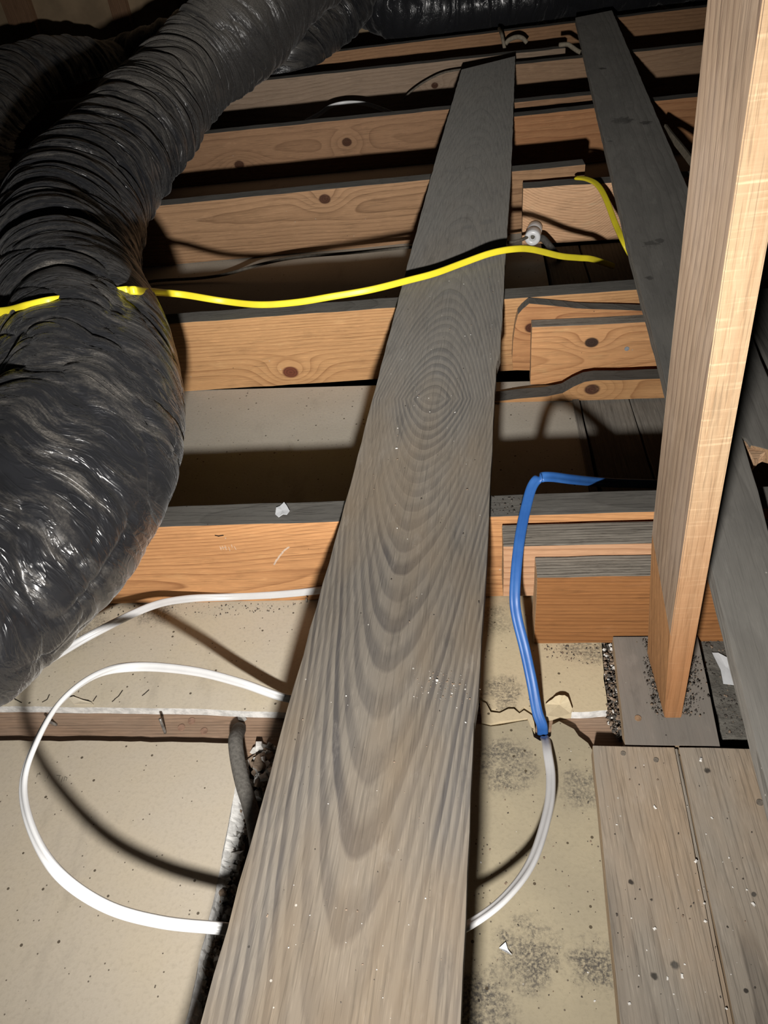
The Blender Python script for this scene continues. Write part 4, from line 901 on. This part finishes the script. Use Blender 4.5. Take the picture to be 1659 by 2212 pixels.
# ------------------------------------------------------------------ small fixed details
def disc(name, c, r, n, parent, mat, h=0.0008):
    n = Vector(n).normalized(); t = n.orthogonal().normalized()
    return sweep(name, [c, c+n*h*0.5, c+n*h], circ(r, 14), mat, n=2, parent=parent, flat=[tuple(t)]*3, smooth=False)
planks = {o['label']: o for o in bpy.data.objects if o.name.startswith('floor_plank')}
pk1 = [o for l, o in planks.items() if 'sawn end' in l][0]
M_NH = plain('nail_head_dull', (0.26, 0.225, 0.185), 0.6, 0.4, 300, metal=0.3)
for a, b in ((1346, 1628), (1417, 1642)): disc('nail_head', Z(a, b, PZ), 0.0026, (0, 0, 1), pk1, M_NH)
pk2 = [o for l, o in planks.items() if 'corner' in l][0]
disc('nail_head', Z(1641, 1734, PZ), 0.0032, (0, 0, 1), pk2, M_NH)
r2o = [o for o in bpy.data.objects if o.get('label', '').startswith('lapped joist end with round knot')][0]
v = Y(1354, 753, 1.1455); disc('nail_head', v, 0.004, (0, -1, 0), r2o, plain('nail_head_zinc', (0.42, 0.45, 0.48), 0.5, 0.3, 300, metal=0.4))
for k, (a, b) in enumerate(((1514, 1641), (1414, 1744), (1503, 1860), (1627, 1953), (1414, 2006), (1473, 2108), (1360, 2168), (1523, 1990), (944, 1470))):
    crumbs('plaster_bead', lambda r, a=a, b=b: Z(a, b, PZ if k < 8 else BT).to_2d(), 1, 0.0023, 0.0023, [(C_WHT, 1)], ['white plaster bead near the far end of the right plank', 'white plaster bead at mid left plank, beyond two dark holes', 'long white plaster bead lying on the groove strip', 'white plaster bead by the right frame edge on the plank',
      'white plaster bead beside a chipped spot on the left plank', 'white plaster bead just below the largest dark hole', 'tiny white bead at the bottom edge of the left plank', 'small white bead in the plank groove low in the picture', 'white plaster bead on the walkway board at mid length'][k], 200+k, z=PZ if k < 8 else BT, kind='thing')['category'] = 'plaster bead'
j1o = [o for o in bpy.data.objects if o.get('label', '').startswith('nearest ceiling joist')][0]
def strokes(name, segs, at, nrm, wd, mat, parent, label):
    """thin rubbed or printed strokes lying on a surface"""
    vv, ff = [], []; nrm = Vector(nrm)
    for (a, b, c, d) in segs:
        p_, q_ = at(a, b), at(c, d); t = (q_-p_).normalized(); sd_ = t.cross(nrm)*wd*0.5; i0 = len(vv)
        for pt in (p_, q_):
            for hh in (0.0, 0.00025):
                for sg in (-1, 1): vv.append(tuple(pt+sd_*sg+nrm*hh))
        ff += [tuple(i0+k for k in f) for f in ((2, 3, 7, 6), (0, 4, 5, 1), (0, 2, 6, 4), (1, 5, 7, 3), (0, 1, 3, 2), (4, 6, 7, 5))]
    me = bpy.data.meshes.new(name); me.from_pydata(vv, [], ff)
    o = link(name, me, [mat], parent); o['label'] = label
    return o
yj = lambda a: Z(a, 1135-(a-450)*0.03, 0.14).y
onj = lambda a, b: Y(a, b, yj(a)-0.0001)
M_CHALK = plain('chalk_rub', (0.66, 0.50, 0.38), 0.9, 0.3, 400)
strokes('chalk_mark', [(592, 1220, 598, 1208), (597, 1211, 604, 1201), (602, 1203, 611, 1193), (609, 1194, 617, 1186), (615, 1188, 625, 1181)], onj, (0, -1, 0), 0.0022, M_CHALK, j1o, 'pale slanting rub mark')
strokes('chalk_mark', [(475, 1180, 478, 1188), (480, 1179, 483, 1187), (486, 1178, 489, 1188), (476, 1184, 490, 1182), (494, 1181, 497, 1190), (500, 1176, 502, 1183), (506, 1180, 510, 1187)], onj, (0, -1, 0), 0.0007, M_CHALK, j1o, 'faint pale scratch strokes')
strokes('chip_hole', [(464, 1156, 474, 1158), (470, 1158, 483, 1156)], onj, (0, -1, 0), 0.0018, plain('chip_dark', (0.02, 0.012, 0.008), 0.9, 0.3, 50), j1o, 'small dark chip')
ona = lambda a, b: Z(a, b, 0.0001)
strokes('printed_mark', [(79, 1679, 81, 1672), (81, 1672, 88, 1673), (102, 1682, 105, 1674), (122, 1675, 132, 1676), (127, 1684, 129, 1676), (132, 1690, 136, 1678), (138, 1687, 140, 1678), (140, 1678, 145, 1680), (145, 1680, 143, 1687)], ona, (0, 0, 1), 0.0005, plain('print_grey', (0.25, 0.225, 0.18), 0.9, 0.3, 200), sheetA, 'faint grey printed letters')

M_TEAR = plain('tear_shadow', (0.05, 0.04, 0.03), 0.9, 0.3, 80)
for segs in ([(152, 1504, 160, 1503), (160, 1503, 166, 1509), (165, 1509, 191, 1513), (190, 1513, 198, 1517)], [(201, 1515, 209, 1503)], [(91, 1517, 102, 1511), (102, 1511, 107, 1500)],
             [(242, 1516, 248, 1511), (247, 1511, 256, 1504), (256, 1504, 265, 1491)], [(307, 1503, 312, 1499), (311, 1500, 322, 1490)], [(28, 1505, 34, 1512), (34, 1511, 47, 1518)]):
    strokes('paper_tear', segs, ona, (0, 0, 1), 0.0012, M_TEAR, sheetB, 'dark tear in the paper')
disc('nail_head', Y(664, 1296, 0.645), 0.0032, (-1, -0.1, 0), j1o, M_NH, 0.002)
